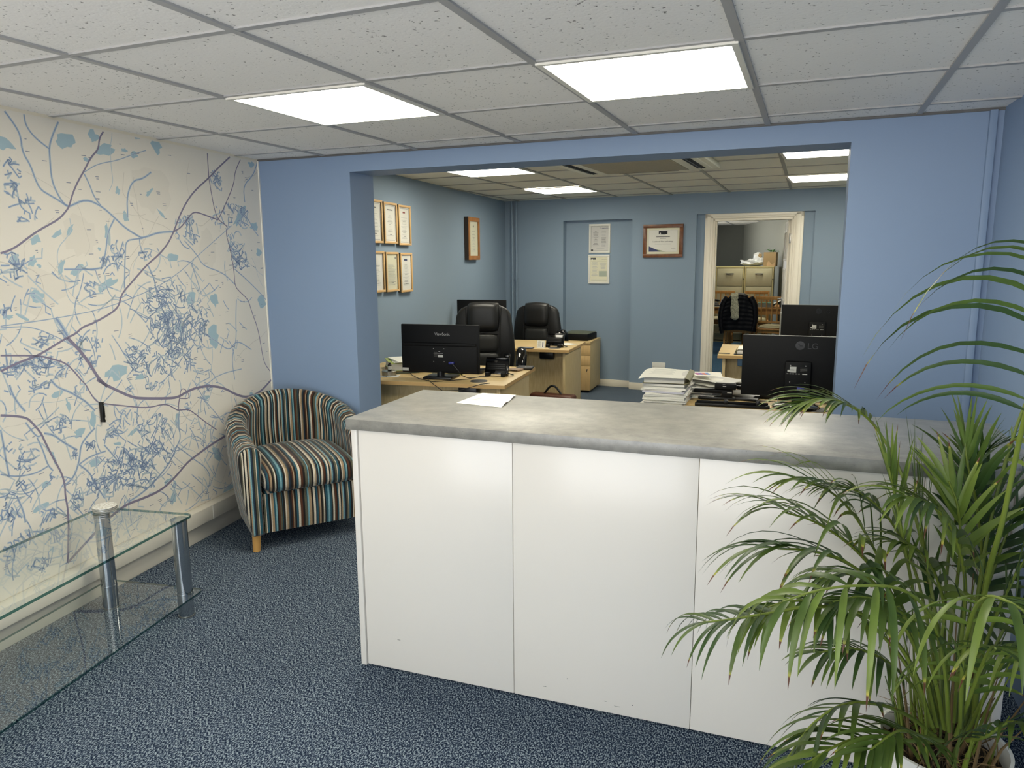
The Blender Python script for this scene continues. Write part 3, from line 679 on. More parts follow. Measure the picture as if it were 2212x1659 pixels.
b.box((0, -.012, 0), (.012, .018, .092), BLACKP, .004); b.box((.007, -.010, 0), (.010, .014, .055), BLACKP, .002)
for z in (-.04, .04): b.cyl((0, -.0, z), (0, -.023, z), .006, .006, BLACKP, 12); b.cyl((.002, -.02, z), (.002, -.0235, z), .003, .003, STEEL, 10)
o = b.build('wall_bracket'); o.location = (bl.x, bl.y, bl.z); o.rotation_euler = (0, R_(0), math.atan2(1, -SL))
tag(o, 'small black metal bracket screwed upright onto the map wallpaper', 'bracket')

# ================================================================== FRONT ROOM
# ------------------------------------------------------------------ reception counter
ct = thing('reception_counter', 'long white reception counter with a grey concrete-look worktop in front of the opening', 'counter', (1.61, -1.5322, 0), .0351)
w = MB(); w.bb(0, 2.08, 0, .6008, .905, .943, CONC, .0012); w.build('worktop', ct)
SCUFF = ((.165, .125, .012, .0022), (.72, .055, .012, .0015), (.80, .10, .003, .003), (.93, .045, .008, .0015), (.97, .035, .02, .001), (1.02, .05, .004, .003))
def panelpart(nm, x0, x1, y0, y1, z0, z1):
    q = MB(); q.bb(x0, x1, y0, y1, z0, z1, PANELW, .0015)
    if nm == 'front_panel':
        for x, z, dx, dz in SCUFF:
            if x0 < x < x1: q.box((x, y0, z), (dx, .0006, dz), INK)
    return q.build(nm, ct)
panelpart('side_panel', .008, .030, .020, .56, .004, .904)
panelpart('side_panel', 2.012, 2.034, .020, .56, .004, .904)
for x0, x1 in ((.032, .6085), (.6100, 1.2035), (1.2050, 1.80), (1.8015, 2.010)): panelpart('front_panel', x0, x1, .028, .046, .006, .9035)
q = MB(); q.bb(.03, 2.01, .3, .54, .50, .518, PANELW); q.build('shelf', ct)
sh = thing('paper_sheet', 'white printed sheet lying on the reception worktop', 'paper', (1.61, -1.5322, .943), .0351)
q = MB()
def sheet(i, j):
    a = Vector((.277, .362)); b = Vector((.436, .348)); c = Vector((.419, .598)); d_ = Vector((.276, .595))
    a, b, d_, c = Vector((.255, .375)), Vector((.452, .345)), Vector((.272, .60)), Vector((.425, .585))
    p = (a*(1-i)+b*i)*(1-j)+(d_*(1-i)+c*i)*j
    lift = .0012+.006*max(0, i-.75)*4*math.sin(j*6)**2 + .003*max(0, j-.8)*5*i
    return Vector((p.x, p.y, lift))
q.grid(sheet, 14, 14, PAPER); q.build('page', sh)
q = MB()
for k in range(9):
    j = .18+.055*k; a = sheet(.42, j); b = sheet(.80-.1*(k % 3), j); q.box(((a.x+b.x)/2, (a.y+b.y)/2, max(a.z, b.z)+.0006), ((b-a).length, .0018, .0004), mat('faint_print', (190, 190, 188), .7), rz=math.atan2(b.y-a.y, b.x-a.x))
for k in range(4):
    a = sheet(.15, .35+.06*k); b = sheet(.3, .35+.06*k); q.box(((a.x+b.x)/2, (a.y+b.y)/2, a.z+.0006), ((b-a).length, .0018, .0004), INK, rz=math.atan2(b.y-a.y, b.x-a.x))
q.build('print', sh)

# ------------------------------------------------------------------ tub chair
def uvmesh(name, tris, parent, m):
    """tris: list of (verts[(x,y,z)], us[]) polygons"""
    vs, fs, us = [], [], []; idx = {}
    for P, U in tris:
        f = []
        for p, u in zip(P, U):
            k = (round(p[0], 5), round(p[1], 5), round(p[2], 5))
            if k not in idx: idx[k] = len(vs); vs.append(k)
            f.append(idx[k])
        keep = [i for i in range(len(f)) if f[i] != f[i-1]]
        if len(keep) > 2: fs.append([f[i] for i in keep]); us.append([U[i] for i in keep])
    me = bpy.data.meshes.new(name); me.from_pydata(vs, [], fs); uv = me.uv_layers.new(name='UVMap')
    flat = [x for U in us for u in U for x in (u if isinstance(u, tuple) else (u, 0))]
    uv.data.foreach_set('uv', flat); me.materials.append(m)
    b = bmesh.new(); b.from_mesh(me); bmesh.ops.recalc_face_normals(b, faces=b.faces); b.to_mesh(me); b.free()
    me.polygons.foreach_set('use_smooth', [True]*len(me.polygons)); me.set_sharp_from_angle(angle=R_(50))
    o = bpy.data.objects.new(name, me); C.objects.link(o); o.parent = parent; return o
def gridtris(fn, nu, nv, ufn):
    T = []
    for i in range(nu-1):
        for j in range(nv-1):
            q = [(i, j), (i+1, j), (i+1, j+1), (i, j+1)]
            T.append(([fn(a/(nu-1), b/(nv-1)) for a, b in q], [ufn(a/(nu-1), b/(nv-1)) for a, b in q]))
    return T
def tub_chair():
    ch = thing('tub_chair', 'tub armchair in teal, cream and brown striped fabric in the corner by the map wall', 'armchair', (.467, -.383, 0), R_(51.5))
    r = .305; yf = -.33; yc = .03; L1 = yc-yf; La = math.pi*r; LT = 2*L1+La
    def path(s):       # s metres along the centre line -> (x, y, nx, ny) with outward normal
        if s < L1: return (-r, yf+s, -1, 0)
        if s < L1+La:
            a = math.pi - (s-L1)/r; return (r*math.cos(a), yc+r*math.sin(a), math.cos(a), math.sin(a))
        return (r, yc-(s-L1-La), 1, 0)
    def top(s):
        t = min(s, LT-s)/(LT/2); return .565+.175*(t*t*(3-2*t))
    th = .056
    NS, NV = 72, 26
    def shell(u, v):
        s = u*LT; x, y, nx, ny = path(s); h = top(s); R = th
        lo = .10; li = .30
        # profile: outer up, round roll, inner down
        a1 = (h-R)-lo; a2 = math.pi*R; a3 = (h-R)-li; tt = a1+a2+a3; d = v*tt
        if d < a1: off, z = R*1.0-.045*(1-d/a1)**1.2, lo+d
        elif d < a1+a2:
            a = (d-a1)/R; off, z = R*math.cos(a), h-R+R*math.sin(a)
        else: off, z = -R+.012*math.sin(min(1, (d-a1-a2)/.3)*3.14), h-R-(d-a1-a2)
        if v > 0 and d < a1: off += .008*math.sin(d/a1*3.14)
        return (x+nx*off, y+ny*off, z)
    T = gridtris(shell, NS, NV, lambda u, v: u*LT)
    # front faces of both arms
    for u, sg in ((0, -1), (1, 1)):
        ring = [shell(u, j/(NV-1)) for j in range(NV)]
        ring += [(ring[-1][0], yf, .10)]
        cx = sg*r; cy = yf-.014
        n = len(ring)
        ins = [((p[0]-cx)*.80+cx, cy, (p[2]-.33)*.95+.33) for p in ring]
        for i in range(n):
            a, b, c, d_ = ring[i], ring[(i+1) % n], ins[(i+1) % n], ins[i]
            T.append(([a, b, c, d_], [a[0]+2, b[0]+2, c[0]+2, d_[0]+2]))
        for i in range(1, n-1):
            T.append(([ins[0], ins[i], ins[i+1]], [ins[0][0]+2, ins[i][0]+2, ins[i+1][0]+2]))
    uvmesh('shell', T, ch, STRIPE)
    # front rail and base
    T = []
    def boxt(x0, x1, y0, y1, z0, z1, bulge=.0):
        f = lambda u, v: (x0+(x1-x0)*u, y0-bulge*math.sin(v*3.1416)*(1-(2*u-1)**8), z0+(z1-z0)*v)
        T.extend(gridtris(f, 20, 8, lambda u, v: x0+(x1-x0)*u+1.1))
        for zz in (z0, z1):
            T.append(([(x0, y0, zz), (x1, y0, zz), (x1, y1, zz), (x0, y1, zz)], [x0, x1, x1, x0]))
    boxt(-.252, .252, -.315, .24, .102, .31, .012)
    uvmesh('seat_base', T, ch, STRIPE)
    # cushion: stripes run front to back and down the rounded nose
    T = []
    def cush(u, v):
        x = -.246+.492*u; hw = .246
        # v: 0 bottom back -> bottom front -> nose -> top -> top back
        prof = [(.24, .312), (0, .312), (-.20, .312), (-.305, .313), (-.345, .322), (-.362, .345), (-.366, .375), (-.358, .405), (-.338, .425), (-.29, .438), (-.2, .446), (-.05, .450), (.1, .446), (.22, .43), (.25, .40), (.25, .33)]
        k = v*(len(prof)-1); i = min(int(k), len(prof)-2); f = k-i
        y = prof[i][0]*(1-f)+prof[i+1][0]*f; z = prof[i][1]*(1-f)+prof[i+1][1]*f
        e_ = abs(x/hw); sq = max(0, 1-e_**7)**.5
        zc = .38; z = zc+(z-zc)*(.55+.45*sq)+.012*(1-e_**2)*(1 if z > zc else 0)
        y = y if y > -.3 else -.3+(y+.3)*(.55+.45*sq)
        rad = math.hypot(x, max(0, y-.03))
        if y > 0.03 and rad > .25: x *= .25/rad; y = .03+(y-.03)*.25/rad
        return (x, y, z)
    T += gridtris(cush, 34, 46, lambda u, v: -.246+.492*u+3.1)
    for s in (0, 1):
        ring = [cush(s, j/45) for j in range(46)]; c = (sum(p[0] for p in ring)/46, sum(p[1] for p in ring)/46, .38)
        for a, b in zip(ring, ring[1:]+ring[:1]): T.append(([a, b, c], [(a[2]*3), (b[2]*3), (c[2]*3)]))
    uvmesh('seat_cushion', T, ch, STRIPE)
    for sx in (-1, 1):
        for y in (-.275, .22):
            q = MB(); q.cyl((sx*(.295 if y < 0 else .2), y, 0), (sx*(.288 if y < 0 else .19), y, .11), .019, .023, WOODLEG, 24); q.build('leg', ch)
    return ch
tub_chair()

# ------------------------------------------------------------------ glass table
TH = R_(9.5)
gt = thing('coffee_table', 'low rectangular glass table with chrome legs and a lower glass shelf by the map wall', 'table', (.735, -1.400, 0), TH)
TW, TL = .455, 1.15          # local: x from -TW..0, y from -TL..0
def rrect(x0, x1, y0, y1, r, n=8):
    P = []
    for cx, cy, a0 in ((x1-r, y1-r, 0), (x0+r, y1-r, 90), (x0+r, y0+r, 180), (x1-r, y0+r, 270)):
        for k in range(n+1): a = R_(a0+90*k/n); P.append((cx+r*math.cos(a), cy+r*math.sin(a)))
    return P
def glass_sheet(nm, z, t, inset=0):
    P = rrect(-TW-inset, inset, -TL, inset, .03); q = MB()
    q.poly([(p[0], p[1], z) for p in P], GLASS)
    n = len(P)
    for i in range(n): a, b = P[i], P[(i+1) % n]; q.poly([(a[0], a[1], z-t), (b[0], b[1], z-t), (b[0], b[1], z), (a[0], a[1], z)], GEDGE)
    bmesh.ops.remove_doubles(q.bm, verts=q.bm.verts, dist=1e-6)
    q.build(nm, gt)
glass_sheet('glass_top', .44, .010); glass_sheet('glass_shelf', .100, .008, .012)
for x in (-.04, -TW+.04):
    for y in (-.045, -TL+.045):
        q = MB(); q.cyl((x, y, 0), (x, y, .43), .031, .031, CHROME, 48)
        q.cyl((x, y, .0), (x, y, .006), .033, .033, STEEL, 32); q.cyl((x, y, .1005), (x, y, .106), .033, .033, CHROME, 32); q.cyl((x, y, .427), (x, y, .4295), .034, .034, STEEL, 32)
        q.build('leg', gt)
SILV = mat('silver_mosaic', (206, 200, 184), .35, noise_=((246, 244, 236), 150, .45, .55, (1, 1, 1)), bump=(160, .8, .003))
RIM = mat('silver_rim', (190, 188, 182), .25, .8)
for k in range(3):
    q = MB(); z = .0075*k; q.lathe([(0, .0), (.047, .0), (.048, .001), (.048, .005), (.047, .006), (0, .006)], SILV if k == 2 else mat('silver_glitter', (196, 192, 180), .4), 40)
    q.cyl((0, 0, .0015), (0, 0, .0045), .0488, .0488, RIM, 40, cap=False)
    o = q.build('coaster'); o.location = (.342+.002*k, -1.500-.002*k, .4405+z)
    tag(o, ['silver glitter coaster, bottom one of the stack on the glass table', 'silver glitter coaster in the middle of the stack on the glass table', 'mosaic topped silver coaster, uppermost of the stack on the glass table'][k], 'coaster', 'coasters stacked on the glass table')

# ------------------------------------------------------------------ areca palm in a white pot
def palm():
    base = Vector((3.455, -1.735, 0))
    pt = thing('potted_palm', 'bushy areca palm with arching yellow-green fronds in a white pot before the counter', 'plant', base)
    q = MB(); q.lathe([(0, 0), (.105, 0), (.112, .006), (.143, .30), (.146, .318), (.138, .318), (.134, .30), (.128, .272), (0, .272)], POTW, 48); q.build('pot', pt)
    q = MB(); q.lathe([(0, .292), (.06, .288), (.13, .276)], SOIL, 32); q.build('soil', pt)
    rr = random.Random(3)
    def spline(P, n):
        P = [P[0]*2-P[1]]+P+[P[-1]*2-P[-2]]; out = []; m_ = len(P)-3
        for i in range(n):
            t = i/(n-1)*m_; k = min(int(t), m_-1); f = t-k; a, b, c, d = P[k:k+4]
            out.append(.5*((2*b)+(c-a)*f+(2*a-5*b+4*c-d)*f*f+(3*b-a-3*c+d)*f**3))
        return out
    def frond(pts, n, length, width=.016, start=.4, droop=1.0, ang=(58, 22), roll=0, mats=None, gap=0, brown=.3, sides=(-1, 1), stemr=.0045, endlen=.55, lift=.15):
        n = int(n*1.45); width *= 1.22; length *= 1.16
        W_ = [p if isinstance(p, Vector) else atd(*p) for p in pts]
        W_ = [w-base for w in W_]
        rc = spline(W_, 36); mb = MB(); N = len(rc)
        mb.tube(rc, [stemr*(1-.72*i/N)+.0008 for i in range(N)], STEM, 6)
        tb = bmesh.new(); tl = tb.verts.layers.float.new('tipness'); mats = mats or [LEAFS[0], LEAFS[0], LEAFS[1]]
        for m_ in LEAFS: mb.mi(m_)
        for k in range(n):
            t = start+(1-start)*(k+.5)/n
            for sd in sides:
                tt = min(.999, max(0, t+rr.uniform(-.3, .3)*(1-start)/n)); i = min(int(tt*(N-1)), N-2); f = tt*(N-1)-i
                o = rc[i].lerp(rc[i+1], f); T_ = (rc[i+1]-rc[i]).normalized()
                up = Vector((0, 0, 1)); sv = T_.cross(up)
                if sv.length < .25: sv = Vector((1, 0, 0)).cross(T_)*-1
                sv.normalize(); nv = sv.cross(T_).normalized()
                sv = Matrix.Rotation(R_(roll), 3, T_) @ sv; nv = Matrix.Rotation(R_(roll), 3, T_) @ nv
                u = (tt-start)/(1-start); a = R_(ang[0]*(1-u)+ang[1]*u+rr.uniform(-6, 6))
                d = (T_*math.cos(a)+sv*sd*math.sin(a)+nv*(lift+rr.uniform(-.1, .1))).normalized()
                L = length*(math.sin(min(1, u*1.6+.28)*1.57)*(1-u)**.0)*(1-(1-endlen)*u)*rr.uniform(.82, 1.1)
                w = width*rr.uniform(.8, 1.15)*(1-.25*u)
                mi_ = mb.mi(rr.choice(mats)); ns = 9; p = o.copy(); prev = None; tipn = rr.random() < brown; by = rr.uniform(.0, .25) if tipn else 0
                side0 = d.cross(nv).normalized()
                for s_ in range(ns+1):
                    q_ = s_/ns; ww = w*.5*min(1, (q_*5+.25))*max(.02, (1-q_**2.6))
                    sdv = (side0 - d*side0.dot(d)).normalized(); nn = sdv.cross(d).normalized()
                    if nn.z < 0: nn = -nn
                    row = [tb.verts.new(p-sdv*ww), tb.verts.new(p-nn*ww*.28), tb.verts.new(p+sdv*ww)]
                    tv = min(1, max(0, (q_-.35+by))*(.9 if tipn else .55)+(.55 if tipn and q_ > .88 else 0))
                    for v in row: v[tl] = tv
                    if prev:
                        for c_ in (0, 1):
                            fc = tb.faces.new((prev[c_], prev[c_+1], row[c_+1], row[c_])); fc.material_index = mi_
                    prev = row
                    d = (d+Vector((0, 0, -1))*droop*(.10+.25*q_)*rr.uniform(.8, 1.2)*L/.22).normalized(); p = p+d*(L/ns)
        # copy leaflets incl. attribute
        for v in tb.verts:          # leaves bend against the wall and the counter instead of passing through
            wx = v.co.x+base.x; wy = v.co.y+base.y; lim = 3.782-.035*wy-.012
            if wx > lim: v.co.x -= (wx-lim)
            dx_, dy_ = wx-1.61, wy+1.5322; lx_ = dx_*math.cos(.0351)+dy_*math.sin(.0351); ly_ = -dx_*math.sin(.0351)+dy_*math.cos(.0351)
            if -.005 < lx_ < 2.085 and -.006 < ly_ < .605 and v.co.z < .948:
                if ly_ > .13 and v.co.z > .8: v.co.z = .949
                else: v.co.y -= (ly_+.006)
        me = bpy.data.meshes.new('t'); tb.to_mesh(me); tb.free()
        vb = mb.bm.verts.layers.float.get('tipness') or mb.bm.verts.layers.float.new('tipness')
        mb.bm.from_mesh(me); bpy.data.meshes.remove(me)
        mb.build('frond', pt, angle=60)
    Lm, Ld, Ll, Lsh = LEAFS
    B = lambda dx=0, dz=0, d=1.80: (2045+dx, 1560+dz, d)
    # F1 reaching up over the worktop to the left
    frond([B(-10), (2030,1400,1.84), (1998,1200,1.9), (1950,1030,1.93), (1900,935,1.94), (1862,893,1.93), (1815,868,1.9), (1765,862,1.88), (1725,876,1.86)], 17, .19, .0100, .54, .55, (50, 12), -8, [Lm, Ll, Ld], lift=.12)
    # F2 tall frond leaving the frame to the right and arching back
    frond([B(60, 0, 1.74), (2125,1290,1.68), (2165,1130,1.60), (2196,980,1.53), (2226,850,1.46), (2262,720,1.40), (2300,620,1.34), (2330,560,1.28)], 8, .38, .0088, .50, .62, (62, 40), 20, [Ld, Ld, Lm], lift=.42, endlen=.85, stemr=.006)
    frond([B(30, 0, 1.82), (2110,1300,1.84), (2150,1080,1.82), (2220,860,1.76), (2290,780,1.7), (2350,760,1.64)], 10, .26, .011, .45, .9, (68, 30), 0, [Lm, Ll], endlen=.8)
    # F3 upright spears
    frond([B(-6, -10, 1.84), (2018,1390,1.88), (2003,1240,1.9), (1990,1130,1.9), (1975,1040,1.9)], 7, .20, .013, .35, .12, (20, 6), 0, [Lm, Ld], brown=.1, endlen=.8)
    frond([B(-30, -8, 1.78), (1990,1380,1.77), (1960,1210,1.76), (1935,1080,1.75), (1920,1010,1.74)], 8, .20, .012, .45, .25, (26, 8), 20, [Lm, Ll], brown=.15)
    # F4 centre, V-shaped leaflets standing before the worktop edge
    frond([B(10, -10, 1.84), (2092,1380,1.86), (2120,1230,1.86), (2112,1100,1.85), (2092,1010,1.84), (2085,960,1.84)], 9, .22, .015, .38, .35, (48, 14), 30, [Ld, Lm], brown=.12)
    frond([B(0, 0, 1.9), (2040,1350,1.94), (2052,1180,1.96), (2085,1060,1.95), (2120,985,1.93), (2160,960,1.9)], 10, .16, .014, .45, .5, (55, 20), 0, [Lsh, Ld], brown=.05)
    # F5 upper left sprays
    frond([B(-20, 0, 1.8), (1990,1420,1.8), (1930,1290,1.79), (1850,1190,1.77), (1765,1130,1.75), (1690,1105,1.73)], 8, .34, .0155, .36, .62, (44, 12), 10, [Lm, Lm, Ll], brown=.55, lift=.3)
    frond([B(-20, 10, 1.74), (1990,1430,1.70), (1915,1290,1.66), (1830,1215,1.62), (1750,1190,1.60), (1680,1185,1.59)], 8, .31, .0165, .34, .75, (50, 14), 10, [Lm, Ld], brown=.5, lift=.28)
    frond([B(-30, 0, 1.84), (1985,1400,1.88), (1915,1240,1.9), (1850,1120,1.9), (1790,1060,1.88), (1730,1040,1.86)], 8, .30, .0135, .4, .6, (42, 12), -10, [Ll, Lm], brown=.5, lift=.2)
    # F6 leftmost sprig
    frond([B(-30, 10, 1.72), (1960,1420,1.66), (1870,1330,1.62), (1760,1310,1.60), (1660,1325,1.60), (1580,1338,1.60), (1515,1345,1.61)], 6, .20, .0125, .62, 1.5, (58, 28), 0, [Ld, Lm], brown=.25, lift=.3)
    frond([B(-30, 10, 1.76), (1960,1440,1.72), (1870,1340,1.69), (1780,1300,1.66), (1700,1300,1.64), (1640,1320,1.63)], 10, .19, .015, .38, 1.5, (62, 25), 0, [Lm, Ll, Ld], brown=.6)
    # F7 the nearest frond, long leaflets hanging straight down
    frond([B(5, 20, 1.66), (2040,1440,1.54), (2010,1330,1.46), (1950,1275,1.42), (1860,1265,1.40), (1770,1275,1.39), (1690,1300,1.39)], 6, .26, .0155, .34, 2.0, (70, 30), -20, [Lm, Lm, Ll], brown=.3, lift=.3, stemr=.004)
    frond([B(30, 10, 1.64), (2080,1430,1.52), (2100,1330,1.44), (2130,1290,1.36), (2180,1300,1.3), (2240,1340,1.26)], 6, .27, .0155, .3, 1.5, (65, 25), 0, [Lm, Ll], brown=.25)
    # F8/F9 low sprays to the left
    frond([B(-25, 30, 1.74), (1960,1545,1.68), (1890,1520,1.64), (1815,1525,1.62), (1750,1570,1.60), (1700,1640,1.58)], 8, .19, .014, .34, .9, (60, 25), 25, [Ld, Ld, Lm], brown=.2, lift=.2)
    frond([B(-25, 40, 1.7), (1960,1600,1.62), (1890,1590,1.58), (1820,1605,1.54), (1740,1650,1.5)], 8, .19, .014, .25, .8, (50, 20), 0, [Ll, Lm], brown=.6)
    frond([B(-10, 40, 1.66), (1990,1590,1.56), (1940,1580,1.50), (1880,1620,1.46)], 7, .17, .014, .2, .9, (55, 25), 0, [Lm], brown=.4)
    # right-hand sprays
    frond([B(35, 0, 1.8), (2120,1420,1.78), (2165,1300,1.74), (2215,1210,1.7), (2270,1160,1.66)], 10, .22, .015, .35, .9, (58, 25), 0, [Lm, Ld], brown=.3)
    frond([B(45, 20, 1.74), (2130,1500,1.68), (2175,1420,1.62), (2230,1390,1.56), (2300,1400,1.5)], 9, .22, .016, .3, 1.2, (60, 25), 0, [Lm, Ll], brown=.3)
    frond([B(45, 40, 1.7), (2130,1590,1.62), (2180,1560,1.56), (2240,1570,1.5)], 8, .2, .014, .2, .9, (55, 25), 0, [Lm, Ld], brown=.3)
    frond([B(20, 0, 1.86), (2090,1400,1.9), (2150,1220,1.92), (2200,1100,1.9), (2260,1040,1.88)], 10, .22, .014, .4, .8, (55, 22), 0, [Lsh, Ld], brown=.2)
    frond([B(0, 10, 1.8), (2030,1430,1.8), (2040,1320,1.78), (2020,1240,1.76), (1985,1190,1.74), (1940,1170,1.72)], 10, .2, .015, .35, 1.0, (58, 22), 0, [Lm, Ld, Ll], brown=.3)
    frond([B(-10, 0, 1.84), (2000,1440,1.86), (1950,1330,1.86), (1900,1270,1.85), (1830,1240,1.83), (1770,1250,1.82)], 10, .2, .014, .35, 1.1, (58, 22), 0, [Lsh, Lm], brown=.45)
    # more fronds filling the crown
    frond([B(-15, -5, 1.86), (2010,1380,1.9), (1975,1230,1.93), (1920,1120,1.93), (1850,1060,1.92), (1790,1050,1.9)], 11, .2, .013, .4, .9, (55, 20), 15, [Lm, Ld], brown=.3)
    frond([B(15, 0, 1.78), (2075,1400,1.74), (2085,1260,1.72), (2060,1150,1.7), (2010,1090,1.68), (1950,1070,1.66)], 11, .22, .014, .4, 1.0, (55, 20), -10, [Lm, Ll, Ld], brown=.25)
    frond([B(-5, 15, 1.72), (2020,1470,1.66), (1985,1370,1.6), (1930,1310,1.56), (1860,1290,1.54), (1800,1300,1.53)], 9, .2, .016, .35, 1.6, (62, 26), 5, [Lm, Ld], brown=.3)
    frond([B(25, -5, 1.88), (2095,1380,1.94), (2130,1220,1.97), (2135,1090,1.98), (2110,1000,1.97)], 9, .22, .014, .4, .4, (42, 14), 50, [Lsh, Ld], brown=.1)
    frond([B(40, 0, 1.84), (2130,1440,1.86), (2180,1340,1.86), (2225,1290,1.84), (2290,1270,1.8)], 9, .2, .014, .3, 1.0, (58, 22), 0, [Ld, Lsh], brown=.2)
    frond([B(-25, 20, 1.78), (1970,1480,1.77), (1900,1420,1.76), (1830,1400,1.75), (1770,1410,1.74)], 8, .18, .014, .35, 1.2, (60, 24), 0, [Ld, Lm], brown=.4)
    frond([B(20, 30, 1.68), (2090,1520,1.6), (2120,1440,1.53), (2140,1400,1.46), (2150,1400,1.4)], 6, .24, .014, .3, 1.4, (60, 26), 0, [Lm, Ll], brown=.3)
    frond([B(0, -5, 1.82), (2050,1400,1.83), (2066,1270,1.82), (2075,1170,1.8), (2068,1090,1.78), (2050,1040,1.77)], 8, .2, .015, .45, .3, (36, 10), 60, [Lm, Ll], brown=.1)
    # bare canes and dry fibre crowding the pot
    q = MB()
    for _ in range(46):
        a = rr.uniform(0, 6.28); r = .1*math.sqrt(rr.random()); p = Vector((r*math.cos(a), r*math.sin(a), .28)); h_ = rr.uniform(.12, .42); ln = rr.uniform(.05, .3)
        dirv = Vector((math.cos(a)*ln+rr.uniform(-.1, .1), math.sin(a)*ln+rr.uniform(-.1, .1), 1))
        q.tube([p, p+dirv*h_*.5+Vector((0, 0, .01)), p+dirv*h_+Vector((math.cos(a), math.sin(a), 0))*.03*ln], [rr.uniform(.003, .0055), .003, .0012], rr.choice((STEM, STEM, mat('palm_stem_dark', (84, 100, 44), .5), FIBRE)), 5)
    o = q.build('cane', pt); o['kind'] = 'stuff'
    q = MB()
    for _ in range(150):
        a = rr.uniform(0, 6.28); r = .12*math.sqrt(rr.random()); p = Vector((r*math.cos(a), r*math.sin(a), .285)); v = Vector((rr.gauss(0, 1), rr.gauss(0, 1), rr.uniform(.1, 1.6))).normalized()*rr.uniform(.04, .13)
        q.tube([p, p+v*.5+Vector((0, 0, .012)), p+v+Vector((0, 0, -.01))], [.0016, .0013, .0006], rr.choice((FIBRE, mat('dry_fibre', (134, 108, 72), .85), mat('dark_fibre', (66, 54, 34), .9))), 4)
    o = q.build('dry_fibre', pt); o['kind'] = 'stuff'
palm()

# ================================================================== REAR OFFICE
DESKS = 'beech office desks'
def desk(fr, th, w, label, dz=.70, dep=.80, trayx=-.45, traym=None, left=True):
    """fr: front right corner of the top; local x -w..0, y 0..dep"""
    t = thing('office_desk', label, 'desk', (fr[0], fr[1], 0), th, DESKS)
    q = MB(); q.bb(-w, 0, 0, dep, dz-.027, dz-.0015, BEECH, .0015); q.bb(-w-.0005, .0005, -.0005, dep+.0005, dz-.026, dz-.003, OAKE); q.build('desktop', t)
    for x in ((-.05,) + ((-w+.05,) if left else ())):
        q = MB(); q.bb(x-.012, x+.012, .03, dep-.03, 0, dz-.027, BEECHV, .001); q.build('side_panel', t)
    q = MB(); q.bb(-w+.064, -.064, .13, .148, .10, dz-.028, BEECHV); q.build('modesty_panel', t)
    q = MB(); q.bb(trayx-.065, trayx+.065, .06, .125, dz-.095, dz-.028, traym or BLACKP, .01); q.build('cable_port', t)
    q = MB(); q.cyl((trayx+.06, .12, dz-.002), (trayx+.06, .12, dz+.0025), .058, .055, mat('grommet_grey', (92, 90, 86), .5), 36); q.box((trayx+.085, .12, dz+.0028), (.03, .02, .001), BLACKP); q.build('cable_grommet', t)
    return t
D1 = desk((1.337, .575), R_(6.2), 1.22, 'beech office desk nearest the opening edge, carrying the branded wide monitor', trayx=-.27)
D2 = desk((1.177, 2.42), R_(4), 1.20, 'beech desk in the middle of the rear office, behind the first leather chair', dep=.68, trayx=-.22)
D3 = desk((3.72, .32), R_(1.5), 1.46, 'beech desk piled with papers directly behind the reception counter', dep=.76, trayx=-.62)
D4 = desk((3.80, 2.575), R_(3.3), 1.38, 'beech desk before the white door frame with an open folder at its corner', trayx=-1.16, traym=mat('blue_cable_port', (96, 128, 156), .5))

